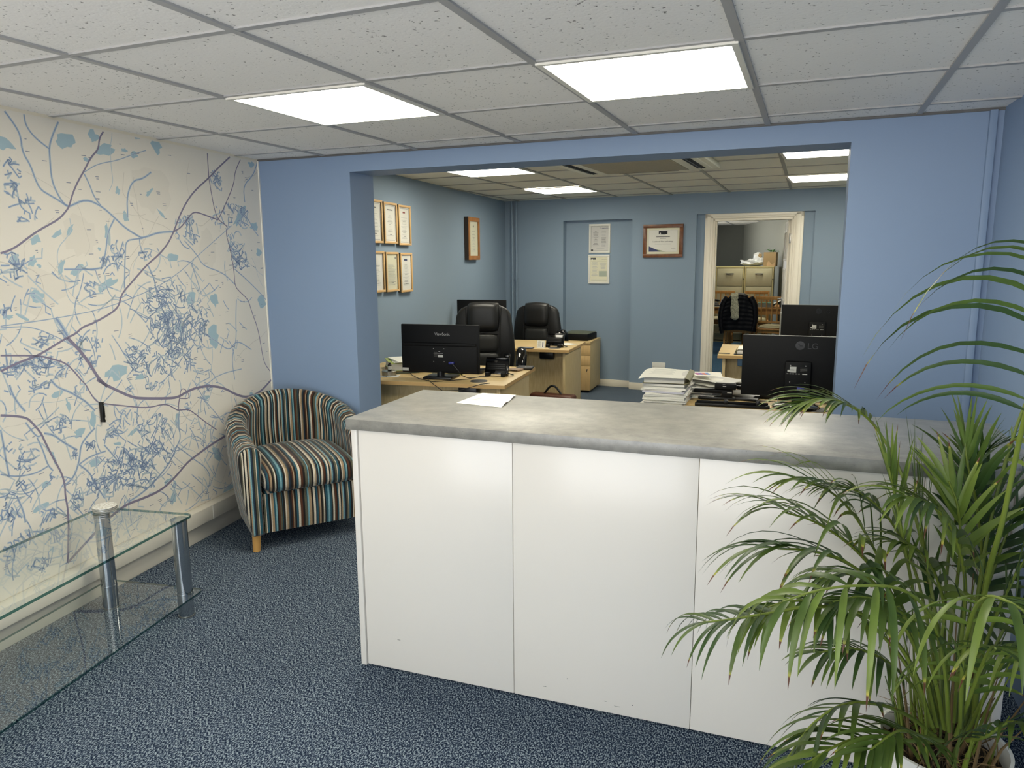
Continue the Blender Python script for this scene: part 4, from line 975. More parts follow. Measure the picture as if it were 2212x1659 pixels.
# ---------------- monitors
def monitor(w, h, zb, base, kind, label, loc, rz):
    t = thing('computer_monitor', label, 'monitor', loc, rz, 'computer monitors seen from behind')
    q = MB(); q.box((0, 0, zb+h/2), (w, .022, h), BLACKM, .004); q.bb(-w/2+.012, w/2-.012, .0108, .0118, zb+.015, zb+h-.012, mat('dark_screen', (6, 7, 9), .12))
    if kind == 'vs': q.bb(-w/2+.008, w/2-.008, -.030, -.005, zb+.01, zb+h*.60, BLACKM, .012); q.bb(-w/2+.015, w/2-.015, -.038, -.012, zb+h*.56, zb+h*.63, BLACKM, .010)
    if kind == 'lg': q.bb(-.065, .065, -.042, -.008, zb+.012, zb+h*.60, BLACKM, .010); q.bb(-w/2+.001, w/2-.001, -.0095, .0105, zb+h-.0025, zb+h+.0006, mat('bezel_edge', (110, 108, 98), .4))
    q.build('housing', t)
    q = MB()
    if base == 'square': q.box((0, .01, .008), (.20, .17, .016), BLACKP, .004); q.cyl((0, 0, .016), (0, 0, zb+.06), .026, .026, BLACKP, 20)
    else:
        q.lathe([(0, .0), (.115, 0), (.12, .004), (.10, .012), (.03, .018), (0, .018)], BLACKG, 40); q.box((0, -.002, (zb+.05)/2+.008), (.048, .022, zb+.05), BLACKG, .004)
        q.box((.0265, -.004, (zb)/2+.01), (.003, .018, zb*.9), STEEL)
    q.build('stand', t)
    if kind:
        q = MB(); y0 = -.0305 if kind == 'vs' else -.0425; zc = zb+h*(.40 if kind == 'vs' else .42)
        for sx in (-.037, .037):
            for sz in (-.05, .037): sc_ = MB(); sc_.cyl((sx, y0+.001, zc+sz), (sx, y0-.001, zc+sz), .003, .003, STEEL, 10); sc_.build('screw', t)
        if kind == 'vs':
            q.box((.012, y0-.0002, zc-.012), (.036, .0008, .018), LABELW); q.box((-.004, y0-.0001, zc+.006), (.066, .0006, .002), LABELW)
            for k in range(5): q.box((-.022, y0-.0001, zc+.012-.007*k), (.024, .0006, .0012), INK)
            q.box((.004, y0-.0001, zc+.018), (.012, .0006, .003), LABELW)
        else:
            q.box((-.024, y0-.0002, zc+.016), (.032, .0008, .03), LABELW); q.box((-.028, y0-.0004, zc+.014), (.022, .0008, .003), INKD); q.box((-.042, y0-.0002, zc+.009), (.018, .0006, .01), LABELW)
            for k in range(4): q.box((.028, y0-.0001, zc+.026-.006*k), (.034, .0006, .0011), INK)
            q.box((.034, y0-.0002, zc-.006), (.024, .0006, .005), LABELW)
            for k in range(5): q.box((-.05+.014*k, y0-.0002, zc-.006), (.009, .0006, .005), INK)
        q.build('rating_label', t)
        # plugs and lead
        q = MB(); px = .095 if kind == 'vs' else .018; pz = zb+.075 if kind == 'vs' else zb+.055
        q.box((px, y0-.014, pz), (.036, .026, .015), VGA, .003); q.build('video_plug', t)
        q = MB(); q.tube([(px+.006, y0-.026, pz), (px+.04, y0-.035, pz-.03), (px+.075, y0-.02, pz-.08), (px+.10, y0+.01, .012), (px+.13, y0+.06, .004)], .0028, BLACKP, 6); q.build('cable', t)
    if kind == 'vs':
        text('ViewSonic', .026, t, (0.02, -.0112, zb+h*.78), (R_(90), 0, 0), mat('silver_lettering', (176, 176, 172), .4))
        q = MB(); q.box((-w/2+.034, -.0306, zb+.022), (.044, .0008, .020), LABELW); q.build('asset_sticker', t)
    if kind == 'lg':
        LGM = mat('dark_embossed', (4, 5, 6), .3)
        text('LG', .044, t, (.065, -.0112, zb+h*.80), (R_(90), 0, 0), LGM)
        q = MB(); q.cyl((.004, -.0105, zb+h*.80+.016), (.004, -.0122, zb+h*.80+.016), .023, .023, LGM, 32); q.cyl((-.002, -.012, zb+h*.8+.022), (-.002, -.0126, zb+h*.8+.022), .003, .003, BLACKM, 12); q.box((.009, -.0124, zb+h*.8+.014), (.016, .0006, .003), BLACKM); q.build('logo', t)
    return t
def on(u, v, z=.70): return atz(u, v, z)
p = aty(950, 704, .70)
monitor(.552, .325, .035, 'square', 'vs', 'black wide monitor with silver lettering on its back, on the desk nearest the opening', (p.x, .70, .70), R_(6))
p = aty(1728, 728, .46)
monitor(.565, .325, .055, 'round', 'lg', 'large black monitor with a round emblem, close behind the reception counter beside the pier', (p.x, .46, .70), R_(0))
p = aty(1768, 664, 2.86)
monitor(.56, .33, .065, 'round', 'lg', 'black monitor on the farther desk, rising behind the big one by the door frame', (p.x, 2.86, .70), R_(1))
p = aty(1040, 650, 2.85)
monitor(.50, .31, .085, 'square', None, 'black monitor mostly hidden behind the taller leather chair', (p.x, 2.85, .70), R_(5))

# ---------------- desk phones
def phone(label, loc, rz):
    t = thing('desk_phone', label, 'telephone', loc, rz, 'black desk phones propped upright')
    Mx = Matrix.Translation((0, .0, .012)) @ Matrix.Rotation(R_(-24), 4, 'X')
    q = MB(); q.box((0, .01, .062), (.165, .030, .118), BLACKG, .006, M=Mx); q.box((0, -.008, .052), (.14, .012, .05), BLACKM, .004, M=Mx); q.box((0, -.004, .112), (.15, .018, .014), BLACKG, .006, M=Mx)
    for k in range(3): q.box((0, -.0145, .036+.014*k), (.12, .003, .004), BLACKP, .001, M=Mx)
    q.build('body', t)
    for sx in (-1, 1):
        q = MB(); q.box((sx*.055, -.012, .014), (.03, .05, .028), BLACKM, .004); q.build('foot', t)
    q = MB(); q.box((.058, .028, .140), (.046, .040, .034), BLACKG, .012, M=Mx); q.box((.058, .034, .075), (.032, .022, .12), BLACKG, .010, M=Mx); q.box((.058, .028, .018), (.046, .036, .034), BLACKG, .012, M=Mx); q.build('handset', t)
    q = MB(); q.tube([(.08, .02, .02), (.10, .015, .012), (.115, .02, .008), (.10, .04, .006)], .0035, BLACKP, 6); q.build('cord', t)
    return t
p = on(1072, 812); ph = phone('black desk phone on the desk with the branded wide monitor', (p.x, p.y, .70), R_(8))
p = on(1197, 750); dup(ph, (p.x, p.y, .70), R_(0), 'black desk phone on the middle desk beside a white card')

# ---------------- executive chairs
def exec_chair(label, loc, rz, hh=1.12):
    t = thing('office_chair', label, 'office chair', loc, rz, 'black leather executive chairs')
    z0, z1 = .44, hh-.015; H = z1-z0
    def shape(z):  # half width of the back at height z
        k = (z-z0)/H; return .225+.035*math.sin(min(1, k*1.15)*3.14)-.0*k if k < .8 else (.225+.035*math.sin(.92*3.14))*math.sqrt(max(0, 1-((k-.8)/.2)**2.6*.62))
    def back(u, v):   # outer shell, thick bolsters
        a = 6.2832*u; z = z0+H*v; w = shape(z)*(1 if v < .995 else .9); ca, sa = math.cos(a), math.sin(a)
        th = .062*(1-.25*v); x = w*(abs(ca)**.7)*(1 if ca > 0 else -1); y = th*(abs(sa)**.8)*(1 if sa > 0 else -1)
        if sa < 0: y -= .022*abs(x/w)**2           # bolsters stand proud at the sides
        y += .10*(v-.45)**2*1.2 - .03*v
        return Vector((x, y+.20, z))
    q = MB(); q.grid(back, 40, 26, LEATHER, closed_u=True)
    q.grid(lambda u, v: Vector((0, .235, z1)).lerp(back(u, 1), v)+Vector((0, 0, .012*(1-v*v))), 40, 5, LEATHER, closed_u=True)
    q.build('backrest', t)
    def padm(nm, w, h, zc, thk, m, tilt=0, e=5):
        q = MB(); k = (zc-z0)/H; yb = .20+.10*(k-.45)**2*1.2-.03*k-.062*(1-.25*k)
        pad(q, w, h, thk, m, Matrix.Translation((0, yb+.012, zc)) @ Matrix.Rotation(R_(tilt), 4, 'X'), e, 22, 16, back=.01)
        return q.build(nm, t)
    padm('headrest', .285, .26, hh-.115, .062, LEATHER, -4); padm('back_pad', .265, .165, hh-.325, .045, LEATHER2); padm('back_pad', .285, .17, hh-.48, .05, LEATHER2, 3); 
    # curved stitched seams
    q = MB()
    for zc in (hh-.243, hh-.405, hh-.56):
        k = (zc-z0)/H; yb = .20+.10*(k-.45)**2*1.2-.03*k-.062*(1-.25*k)
        q.tube([(x*.145, yb-.012, zc-.018*(1-x*x)) for x in [i/8-1 for i in range(17)]], .004, SEAM, 6)
    for sx in (-1, 1): q.tube([(sx*(.150-.012*math.sin(k*3)), .112+.09*(k-.45)**2, z0+.05+H*.9*k) for k in [i/10 for i in range(11)]], .0045, SEAM, 6)
    q.build('seam', t)
    q = MB(); q.box((0, -.06, .455), (.50, .50, .10), LEATHER, .045, seg=4); q.build('seat', t)
    for sx in (-1, 1):
        q = MB(); P = []
        for i in range(25):
            a = R_(-28+236*i/24); P.append((sx*(.325+.012*math.sin(i/24*3.14)), -.07+.165*math.cos(a)*-1, .595+.165*math.sin(a)))
        q.tube(P, [.026+.012*math.sin(i/24*3.14) for i in range(25)], BLACKG, 12, flat=.62)
        q.build('armrest', t)
    q = MB(); q.cyl((0, 0, .12), (0, 0, .41), .028, .022, BLACKG, 20); q.cyl((0, 0, .07), (0, 0, .13), .045, .035, BLACKG, 20)
    for k in range(5):
        a = R_(72*k+18); e_ = Vector((.29*math.cos(a), .29*math.sin(a), .07)); q.tube([(0, 0, .10), e_*.6+Vector((0, 0, .045)), e_+Vector((0, 0, .0))], [.028, .022, .016], BLACKG, 8)
    q.build('star_base', t)
    for k in range(5):
        a = R_(72*k+18); c = Vector((.29*math.cos(a), .29*math.sin(a), .027)); q = MB()
        for s_ in (-1, 1):
            n = Vector((-math.sin(a), math.cos(a), 0))*s_; q.cyl(c+n*.006, c+n*.022, .026, .026, BLACKP, 16)
        q.cyl(c, c+Vector((0, 0, .045)), .008, .008, BLACKP, 8); q.build('caster', t)
    return t
p = aty(1050, 656, 1.95); exec_chair('larger black leather office chair behind the branded wide monitor', (p.x+.02, 1.80, 0), R_(17), p.z)
p = aty(1162, 656, 3.62); exec_chair('farther black leather office chair behind the middle desk near the corner pipes', (p.x, 3.45, 0), R_(2), p.z)

# ---------------- drawer pedestal
t = thing('drawer_pedestal', 'beech three-drawer pedestal against the rear wall beyond the middle desk', 'cabinet', (.885, 4.135, 0), R_(2.5))
q = MB(); q.bb(-.43, 0, .018, .50, .03, .548, BEECHV, .001); q.bb(-.43, 0, 0, .50, .548, .574, BEECH, .001); q.bb(-.41, -.02, .04, .48, 0, .03, BLACKP); q.build('body', t)
for z0, z1 in ((.030, .302), (.306, .417), (.421, .530)):
    q = MB(); q.bb(-.428, -.002, 0, .017, z0, z1, BEECHD, .001); dr = q.build('drawer', t)
    if z0 < .1: q = MB(); q.cyl((-.035, 0, .262), (-.035, -.008, .262), .008, .007, BLACKP, 16); q.box((-.035, -.014, .250), (.003, .012, .02), INKD); q.build('lock', dr)
pz = .574
t = thing('document_scanner', 'black flat box scanner with an olive lid on top of the drawer pedestal', 'scanner', (.68, 4.39, pz), R_(-2))
q = MB(); q.box((0, 0, .036), (.31, .34, .072), BLACKM, .006); q.build('body', t)
q = MB(); q.grid(lambda u, v: Vector((-.145+.29*u, -.16+.32*v, .078+.012*math.sin(u*3.14)*math.sin(v*3.14)**.5)), 10, 10, mat('olive_lid', (96, 98, 76), .45)); q.box((0, -.0, .075), (.296, .325, .006), mat('olive_lid', (96, 98, 76), .45), .002); q.build('lid', t)
q = MB(); q.lathe([(0, 0), (.05, 0), (.055, .004), (0, .004)], PAPER2, 28); o = q.build('round_coaster'); p = atz(1228, 731.5, pz); o.location = (p.x, p.y, pz); tag(o, 'small round white coaster at the front of the drawer pedestal', 'coaster')

# ---------------- things on the first desk
def things_desk1():
    z = .70
    p = on(851, 807); q = MB(); q.lathe([(0, 0), (.048, 0), (.05, .002), (.05, .022), (.051, .023), (.051, .030), (.049, .032), (0, .032)], STEEL, 36); o = q.build('round_tin'); pc = atz(846, 811, z); o.location = (pc.x-.02, pc.y, z+.001)
    tag(o, 'flat round metal tin under the small black bottle on the first desk', 'tin'); tin = o.location
    q = MB(); q.lathe([(0, 0), (.0125, 0), (.014, .002), (.014, .040), (.010, .046), (.008, .047), (.008, .056), (0, .057)], BLACKP, 24); q.cyl((0, 0, .010), (0, 0, .036), .01425, .01425, LABELW, 24, cap=False); o = q.build('small_bottle')
    o.location = (tin.x+.012, tin.y-.008, z+.033); tag(o, 'small black bottle with a white label standing on the round tin', 'bottle')
    q = MB(); q.box((0, 0, .0008), (.13, .09, .0014), PAPER2); q.box((.02, .01, .0017), (.05, .02, .0006), INKD); o = q.build('leaflet'); pc = atz(856, 813, z); o.location = (pc.x-.05, pc.y, z); o.rotation_euler = (0, 0, R_(20)); tag(o, 'printed leaflet lying under the round metal tin', 'leaflet')
    # lever-arch file and papers against the opening
    c = atz(842, 795, z); M = Matrix.Rotation(R_(48), 4, 'Z')
    t = thing('lever_arch_file', 'lime green lever arch file lying flat on the first desk by the jamb', 'file', (.40, .98, z+.012), R_(38))
    q = MB(); q.bb(-.14, .14, -.16, .16, 0, .003, LIME); q.bb(-.14, .14, -.16, .16, .052, .055, LIME); q.bb(.137, .14, -.16, .16, 0, .055, LIME); q.build('cover', t)
    q = MB(); q.bb(-.135, .125, -.15, .15, .003, .051, PAPER); q.build('pages', t)
    q = MB(); q.cyl((.1405, -.1, .028), (.1425, -.1, .028), .012, .012, BLACKP, 16); q.build('finger_hole', t)
    for k in range(4):
        q = MB(); q.box((0, 0, .0015), (.21, .297, .003), (PAPER, PAPER2, PAPER, PAPER)[k]); o = q.build('loose_papers'); o.location = (.40+.008*k, .97-.006*k, z+.0675+.0032*k); o.rotation_euler = (0, 0, R_(38+3*k)); tag(o, 'white papers spread over the lime green file, %s of them' % ('bottom', 'second lowest', 'second highest', 'uppermost')[k], 'papers', 'papers over the lime file')
    for k, (m_, lb) in enumerate(((TEALF, 'thin dark green folder under the lime green file'), (mat('tan_folder', (150, 116, 80), .6), 'thin tan folder under the lime green file'))):
        q = MB(); q.box((0, 0, .0025), (.24, .32, .0045), m_); o = q.build('folder'); o.location = (.385, .93, z+.0055*k+.0005); o.rotation_euler = (0, 0, R_(32)); tag(o, lb, 'folder')
    # keyboard, note block, sheet behind the monitor
    kx = Matrix.Translation((0, 0, 0))
    def keyboard(label, loc, rz):
        t = thing('keyboard', label, 'keyboard', loc, rz, 'black computer keyboards')
        q = MB(); q.prism([(-.075, 0), (.075, 0), (.075, .012), (-.075, .026)], -.22, .22, BLACKP, Matrix(((0, 0, 1, 0), (1, 0, 0, 0), (0, 1, 0, 0), (0, 0, 0, 1))), bev=.003); q.build('case', t)
        q = MB()
        for r in range(5):
            for c_ in range(20):
                if c_ in (14, 17): continue
                zz = .0245-.0022*r if 0 else .024-(r*.027+.02)*(.014/.15)*1; q.box((-.205+.0216*c_, -.052+.026*r, .0205+(-.052+.026*r)*-.093+.003), (.018, .021, .007), BLACKM, .002, seg=1)
        q.build('keys', t)
        return t
    kb_ = keyboard('black keyboard behind the branded wide monitor', (p.x+.36, 1.0, z), R_(6))
    pk = on(1740, 862); dup(kb_, (pk.x-.02, .74, z), R_(0), 'black keyboard behind the large monitor close to the reception counter')
    pn = on(963, 812); q = MB(); q.box((0, 0, .014), (.08, .08, .028), mat('yellow_notes', (176, 184, 84), .6), .001); o = q.build('sticky_notes'); o.location = (pn.x+.04, .86, z); tag(o, 'block of yellow-green sticky notes behind the monitor stand', 'notes')
    # wallets
    pw = on(1140, 797); t = thing('black_wallet', 'folded black leather pouch at the back corner of the first desk', 'wallet', (pw.x-.02, pw.y, z), R_(10)); q = MB(); q.box((0, 0, .009), (.12, .10, .018), mat('black_pouch', (34, 34, 34), .5), .008, seg=3); q.build('pouch', t); q = MB(); q.cyl((.01, -.03, .0175), (.01, -.03, .0195), .006, .005, STEEL, 12); q.build('snap', t)
    pw = on(1112, 800); q = MB(); q.box((0, 0, .006), (.10, .085, .012), TANL, .005, seg=3); q.box((.02, -.036, .006), (.06, .014, .006), BLACKP, .002); o = q.build('tan_purse'); o.location = (pw.x, pw.y, z); o.rotation_euler = (0, 0, R_(-14)); tag(o, 'small tan purse next to the black pouch', 'wallet')
    pw = on(1036, 800); q = MB(); q.box((0, 0, .0008), (.10, .14, .0015), PAPER); o = q.build('note_sheet'); o.location = (pw.x, pw.y+.05, z); tag(o, 'sheet of white paper between the branded wide monitor and the phone', 'paper')
    # leads trailing over the desk edge
    pts = [(883, 800), (890, 811), (905, 819), (935, 826), (975, 823), (1010, 820), (1036, 815), (1050, 815)]
    q = MB(); q.tube([atz(u, v, z)+Vector((0, 0, .004)) for u, v in pts], .0025, BLACKP, 6); o = q.build('power_cable'); tag(o, 'thin black cable looping along the front of the first desk', 'cable')
    e1 = [(931, 812), (925, 822), (932, 828)]
    q = MB(); A = [atz(u, v, z)+Vector((0, 0, .004)) for u, v in e1]; A[-1].y = .495; A[-1].z = .70; B_ = [Vector((A[-1].x+.08, .487, .655)), Vector((A[-1].x+.2, .495, .665)), Vector((A[-1].x+.33, .53, .706)), Vector((A[-1].x+.36, .60, .704))]
    q.tube(A+B_, .0025, BLACKP, 6); o = q.build('power_cable'); tag(o, 'black cable sagging just below the front edge of the first desk', 'cable')
things_desk1()

# ---------------- middle desk
t = thing('leaning_card', 'white printed card leaning beside the phone on the middle desk', 'card', tuple(on(1167, 752)), R_(0))
q = MB(); q.box((0, .01, .034), (.074, .002, .068), PAPER, M=Matrix.Rotation(R_(-12), 4, 'X')); q.build('card', t)
q = MB()
for k in range(9): q.box((-.014, .0086, .012+.006*k), (.03-.004*(k % 3), .0006, .0016), INK, M=Matrix.Rotation(R_(-12), 4, 'X'))
q.box((.018, .0086, .032), (.007, .0006, .045), INKN, M=Matrix.Rotation(R_(-12), 4, 'X')); q.build('print', t)
p = on(1136, 752); q = MB(); q.box((0, 0, .005), (.13, .055, .008), mat('grey_keys', (120, 122, 130), .5), .002); q.box((0, 0, .002), (.14, .065, .004), BLACKP, .001); o = q.build('calculator'); o.location = (p.x, p.y, .70); tag(o, 'slim grey and black calculator on the middle desk', 'calculator')
p = on(1223, 745); q = MB(); q.box((0, 0, .0008), (.15, .21, .0015), PAPER); o = q.build('paper_slip'); o.location = (p.x-.03, p.y+.03, .70); o.rotation_euler = (0, 0, R_(-28)); tag(o, 'white sheet lying by the phone on the middle desk', 'paper')
# ---------------- briefcase
bx = aty(1188, 850, 2.22); t = thing('briefcase', 'brown leather briefcase with a black handle on the floor before the middle desk', 'briefcase', (bx.x+.02, 2.24, 0), R_(-4))
hz = bx.z-.045
q = MB(); q.box((0, 0, hz/2+.02), (.40, .12, hz+.04), BROWNL, .02, seg=3); q.box((0, -.03, hz+.02), (.38, .07, .03), BROWNL, .012); q.build('body', t)
q = MB(); q.tube([(-.08+.16*k, 0, hz+.035+.075*math.sin(k*3.1416)) for k in [i/14 for i in range(15)]], .009, BLACKP, 10); q.build('handle', t)

# ---------------- desk behind the counter: papers, stapler, phone, mouse
ORD = ['bottom one']+['%s from the bottom' % w_ for w_ in 'second third fourth fifth sixth seventh eighth ninth tenth eleventh twelfth'.split()]+['topmost']
def things_desk3():
    z = .70; rr = random.Random(4)
    c0 = atz(1434, 874, z); cx, cy = c0.x-.0, c0.y+.13
    zz = z+.0005
    for k in range(13):
        h = rr.choice((.006, .008, .010, .012)); q = MB()
        def sh_(u, v, h=h, k=k):
            return Vector((-.105+.21*u+.002*math.sin(9*v+k), -.15+.30*v, h*.0))
        q.box((0, 0, h/2), (.225, .315, h), (PAPER, PAPER2, PAPER, mat('lilac_paper', (206, 204, 216), .7), CREAMP)[rr.randrange(5)], .001, seg=1)
        o = q.build('document_wad'); o.location = (cx+rr.uniform(-.006, .006), cy+rr.uniform(-.008, .008), zz); o.rotation_euler = (0, 0, R_(rr.uniform(-5, 5))); zz += h+.0004
        tag(o, 'wad of white documents, %s of the tall stack behind the counter' % ORD[k], 'papers', 'documents in the tall stack')
    t = thing('open_file', 'olive document file splayed open on top of the tall paper stack', 'file', (cx, cy, zz), R_(4))
    q = MB(); q.grid(lambda u, v: Vector((-.125+.25*u, -.165+.34*v, .002+.004*math.sin(u*3))), 8, 8, OLIVE); q.grid(lambda u, v: Vector((.10+.028*math.sin(u*3.14)**.5*1, -.165+.34*v, .002+.036*u)), 6, 6, OLIVE); q.build('cover', t)
    q = MB(); q.box((-.01, 0, .018), (.215, .30, .028), PAPER2, .002); q.build('pages', t)
    q = MB(); q.grid(lambda u, v: Vector((-.145+.24*u, -.17+.33*v, .036+.008*math.sin(u*3+1)*math.sin(v*2.5)-.012*max(0, .15-u)*6)), 12, 12, PAPER); q.build('sheet', t)
    # print strokes on the sheet
    q = MB()
    for k in range(6): q.box((-.03, -.10+.035*k, .0455), (.13-.02*(k % 2), .003, .0006), mat('faint_print', (190, 190, 188), .7))
    q.build('print', t)
    # second, looser heap
    c1 = atz(1520, 862, z); bx_, by_ = c1.x, c1.y+.16; zz2 = z+.0005
    for k in range(9):
        h = rr.choice((.004, .006, .008)); q = MB(); q.box((0, 0, h/2), (.21, .297, h), rr.choice((PAPER, PAPER2, PAPER)), .0008, seg=1); o = q.build('document_wad')
        o.location = (bx_-.03+rr.uniform(-.02, .02), by_+rr.uniform(-.02, .03), zz2); o.rotation_euler = (0, 0, R_(rr.uniform(-14, 14))); zz2 += h+.0004
        tag(o, 'wad of papers, %s of the lower heap beside the tall stack' % ORD[k], 'papers', 'documents in the lower heap')
    for k, (dx, dy, a, lb, m_) in enumerate(((.05, .02, -38, 'large white sheet drooping towards the mouse from the lower paper heap', PAPER), (-.04, .08, 12, 'white sheet resting against the back of the lower paper heap', PAPER), (.02, .0, 65, 'creased sheet lying across the middle of the lower paper heap', PAPER2))):
        q = MB(); q.grid(lambda u, v: Vector((-.12+.24*u, -.16+.32*v, .010*math.sin(u*4+k)*math.sin(v*3)+.012*(k == 1)*v+.012)), 12, 12, m_)
        o = q.build('loose_sheet'); o.location = (bx_+dx, by_+dy, zz2+.008*k); o.rotation_euler = (0, 0, R_(a)); tag(o, lb, 'paper')
    q = MB(); cols = [(196, 110, 170), (150, 120, 200), (220, 130, 120), (120, 150, 210)]
    for k, c in enumerate(cols): q.box((-.03+.02*k, .0, .001), (.018, .07, .0016), mat('leaflet_colour_%d' % k, c, .6))
    q.box((.0, .0, .0005), (.105, .16, .001), PAPER); o = q.build('colour_leaflet'); o.location = (bx_-.04, by_+.06, zz2+.046); o.rotation_euler = (0, 0, R_(20)); tag(o, 'leaflet with pink and purple bands on the lower paper heap', 'leaflet')
    # heavy stapler
    p = atz(1570, 868, z)
    t = thing('stapler', 'black heavy-duty stapler in front of the lower paper heap', 'stapler', (p.x-.05, p.y+.05, z), R_(3))
    q = MB(); q.box((-.01, 0, .010), (.20, .05, .016), BLACKP, .005); q.build('base', t)
    q = MB(); q.box((-.03, 0, .048), (.21, .036, .022), BLACKM, .005); q.box((.035, 0, .078), (.115, .044, .034), BLACKM, .006); q.box((.045, 0, .034), (.06, .04, .04), BLACKM, .005); q.build('arm', t)
    q = MB(); q.box((.03, -.0225, .080), (.018, .0008, .004), LABELW); q.box((.058, -.0205, .045), (.024, .0008, .004), LABELW); q.build('marking', t)
    # paper trimmer / ruler bar at the desk edge
    p0 = atz(1500, 876, z); p1 = atz(1662, 884, z); t = thing('paper_punch', 'long black hole punch bar lying along the edge behind the counter', 'hole punch', ((p0.x+p1.x)/2, (p0.y+p1.y)/2+.02, z), math.atan2(p1.y-p0.y, p1.x-p0.x))
    L_ = (p1-p0).length
    q = MB(); q.box((0, 0, .008), (L_, .05, .014), BLACKP, .003); q.box((0, .01, .02), (L_*.96, .012, .012), BLACKM, .003); q.build('bar', t)
    for x in (-L_/2+.16, L_/2-.06):
        q = MB(); q.box((x, 0, .022), (.022, .045, .028), BLACKP, .004); q.build('punch_head', t)
    # phone with its handset lying across
    p = atz(1598, 866, z); t = thing('desk_phone', 'black desk phone lying flat with a curved handset, behind the stapler', 'telephone', (p.x, p.y+.10, z), R_(-2), 'black desk phone lying flat')
    q = MB(); q.prism([(-.09, 0), (.09, 0), (.09, .03), (-.09, .014)], -.10, .10, BLACKP, Matrix(((0, 0, 1, 0), (1, 0, 0, 0), (0, 1, 0, 0), (0, 0, 0, 1))), bev=.004); q.build('body', t)
    q = MB(); q.tube([(-.11+.22*k, -.02, .052+.018*math.sin(k*3.1416)) for k in [i/16 for i in range(17)]], [.019-.004*math.sin(i/16*3.14) for i in range(17)], BLACKG, 12); q.box((-.095, -.02, .04), (.045, .045, .026), BLACKG, .010); q.box((.095, -.02, .042), (.045, .045, .028), BLACKG, .010); q.build('handset', t)
    q = MB(); q.tube([atz(u, v, z)-Vector((p.x, p.y+.10, z))+Vector((0, 0, .005)) for u, v in ((1628, 868), (1660, 868), (1690, 872), (1715, 878))], .0024, BLACKP, 6); q.build('cord', t)
    # mouse
    p = atz(1604, 842, z); t = thing('computer_mouse', 'black mouse with a shiny grey button on the desk behind the counter', 'mouse', (p.x-.005, p.y, z), R_(10))
    q = MB(); q.lathe([(0, 0), (.030, 0), (.033, .008), (.030, .022), (.018, .033), (0, .036)], BLACKG, 28, M=Matrix.Diagonal((.95, 1.6, 1, 1))); q.build('shell', t)
    q = MB(); q.lathe([(0, .0), (.013, .0), (.010, .006), (0, .008)], mat('mouse_grey', (200, 200, 196), .2), 20, M=Matrix.Translation((.016, -.018, .028))); q.build('button', t)
    q = MB(); q.tube([(0, -.05, .01), (-.006, -.065, .006), (-.01, -.09, .003)], .002, BLACKP, 6); q.build('cord', t)
    # paper slip under handset, cable, tissue, lime cap
    p = atz(1785, 874, z); t = thing('lime_cap_bottle', 'small bottle with a lime green cap beside the big monitor stand', 'bottle', (p.x-.0, p.y+.06, z))
    q = MB(); q.lathe([(0, 0), (.022, 0), (.024, .003), (.024, .04), (.018, .046), (0, .046)], mat('pale_bottle', (190, 196, 170), .3), 24); q.build('body', t)
    q = MB(); q.lathe([(.0, .046), (.020, .046), (.020, .066), (.016, .070), (0, .070)], mat('lime_cap', (168, 190, 40), .35), 24); q.build('cap', t)
    p = atz(1750, 874, z); q = MB()
    def tis(u, v):
        a = 6.2832*u; b = 3.1416*v; r = .030*(1+.45*noise.noise(Vector((math.cos(a)*2, math.sin(a)*2, v*5)))); return Vector((r*1.5*math.cos(a)*math.sin(b), r*math.sin(a)*math.sin(b), .018+.018*math.cos(b)*(1+.5*noise.noise(Vector((a, v*6, 1))))))
    q.grid(tis, 24, 12, mat('tissue', (232, 232, 226), .8), closed_u=True); o = q.build('crumpled_tissue'); o.location = (p.x, p.y+.03, z); tag(o, 'crumpled white tissue beside the stand of the big monitor', 'tissue')
    q = MB(); q.tube([atz(u, v, z)+Vector((0, 0, dz)) for u, v, dz in ((1676, 878, .004), (1680, 872, .02), (1674, 866, .035), (1684, 862, .045))], .002, mat('grey_lead', (120, 120, 116), .5), 6); o = q.build('grey_lead'); tag(o, 'thin grey lead curling up beside the big monitor stand', 'cable')
things_desk3()
# ---------------- folder on the far desk
p = atz(1600, 763, .70)
t = thing('ring_binder', 'olive ring binder open with white papers on the corner of the far desk', 'binder', (p.x+.06, p.y+.02, .70), R_(2))
q = MB(); q.box((.04, 0, .002), (.30, .24, .004), mat('dark_cover', (60, 62, 60), .5)); q.box((.04, .0, .016), (.25, .22, .022), PAPER2, .002); q.grid(lambda u, v: Vector((-.09-.012*math.sin(u*3.14), -.11+.22*v, .004+.034*u)), 8, 5, OLIVE); q.build('cover', t)
q = MB(); q.grid(lambda u, v: Vector((-.08+.25*u, -.11+.22*v, .046-.012*u+.004*math.sin(u*5))), 10, 8, PAPER); q.build('sheet', t)
q = MB(); q.box((-.15, -.04, .001), (.10, .05, .0015), mat('dark_cover', (60, 62, 60), .5)); o = q.build('pen_tray'); o.location = (p.x+.02, p.y-.01, .70); tag(o, 'dark flat pen case poking out from the ring binder', 'pen case')

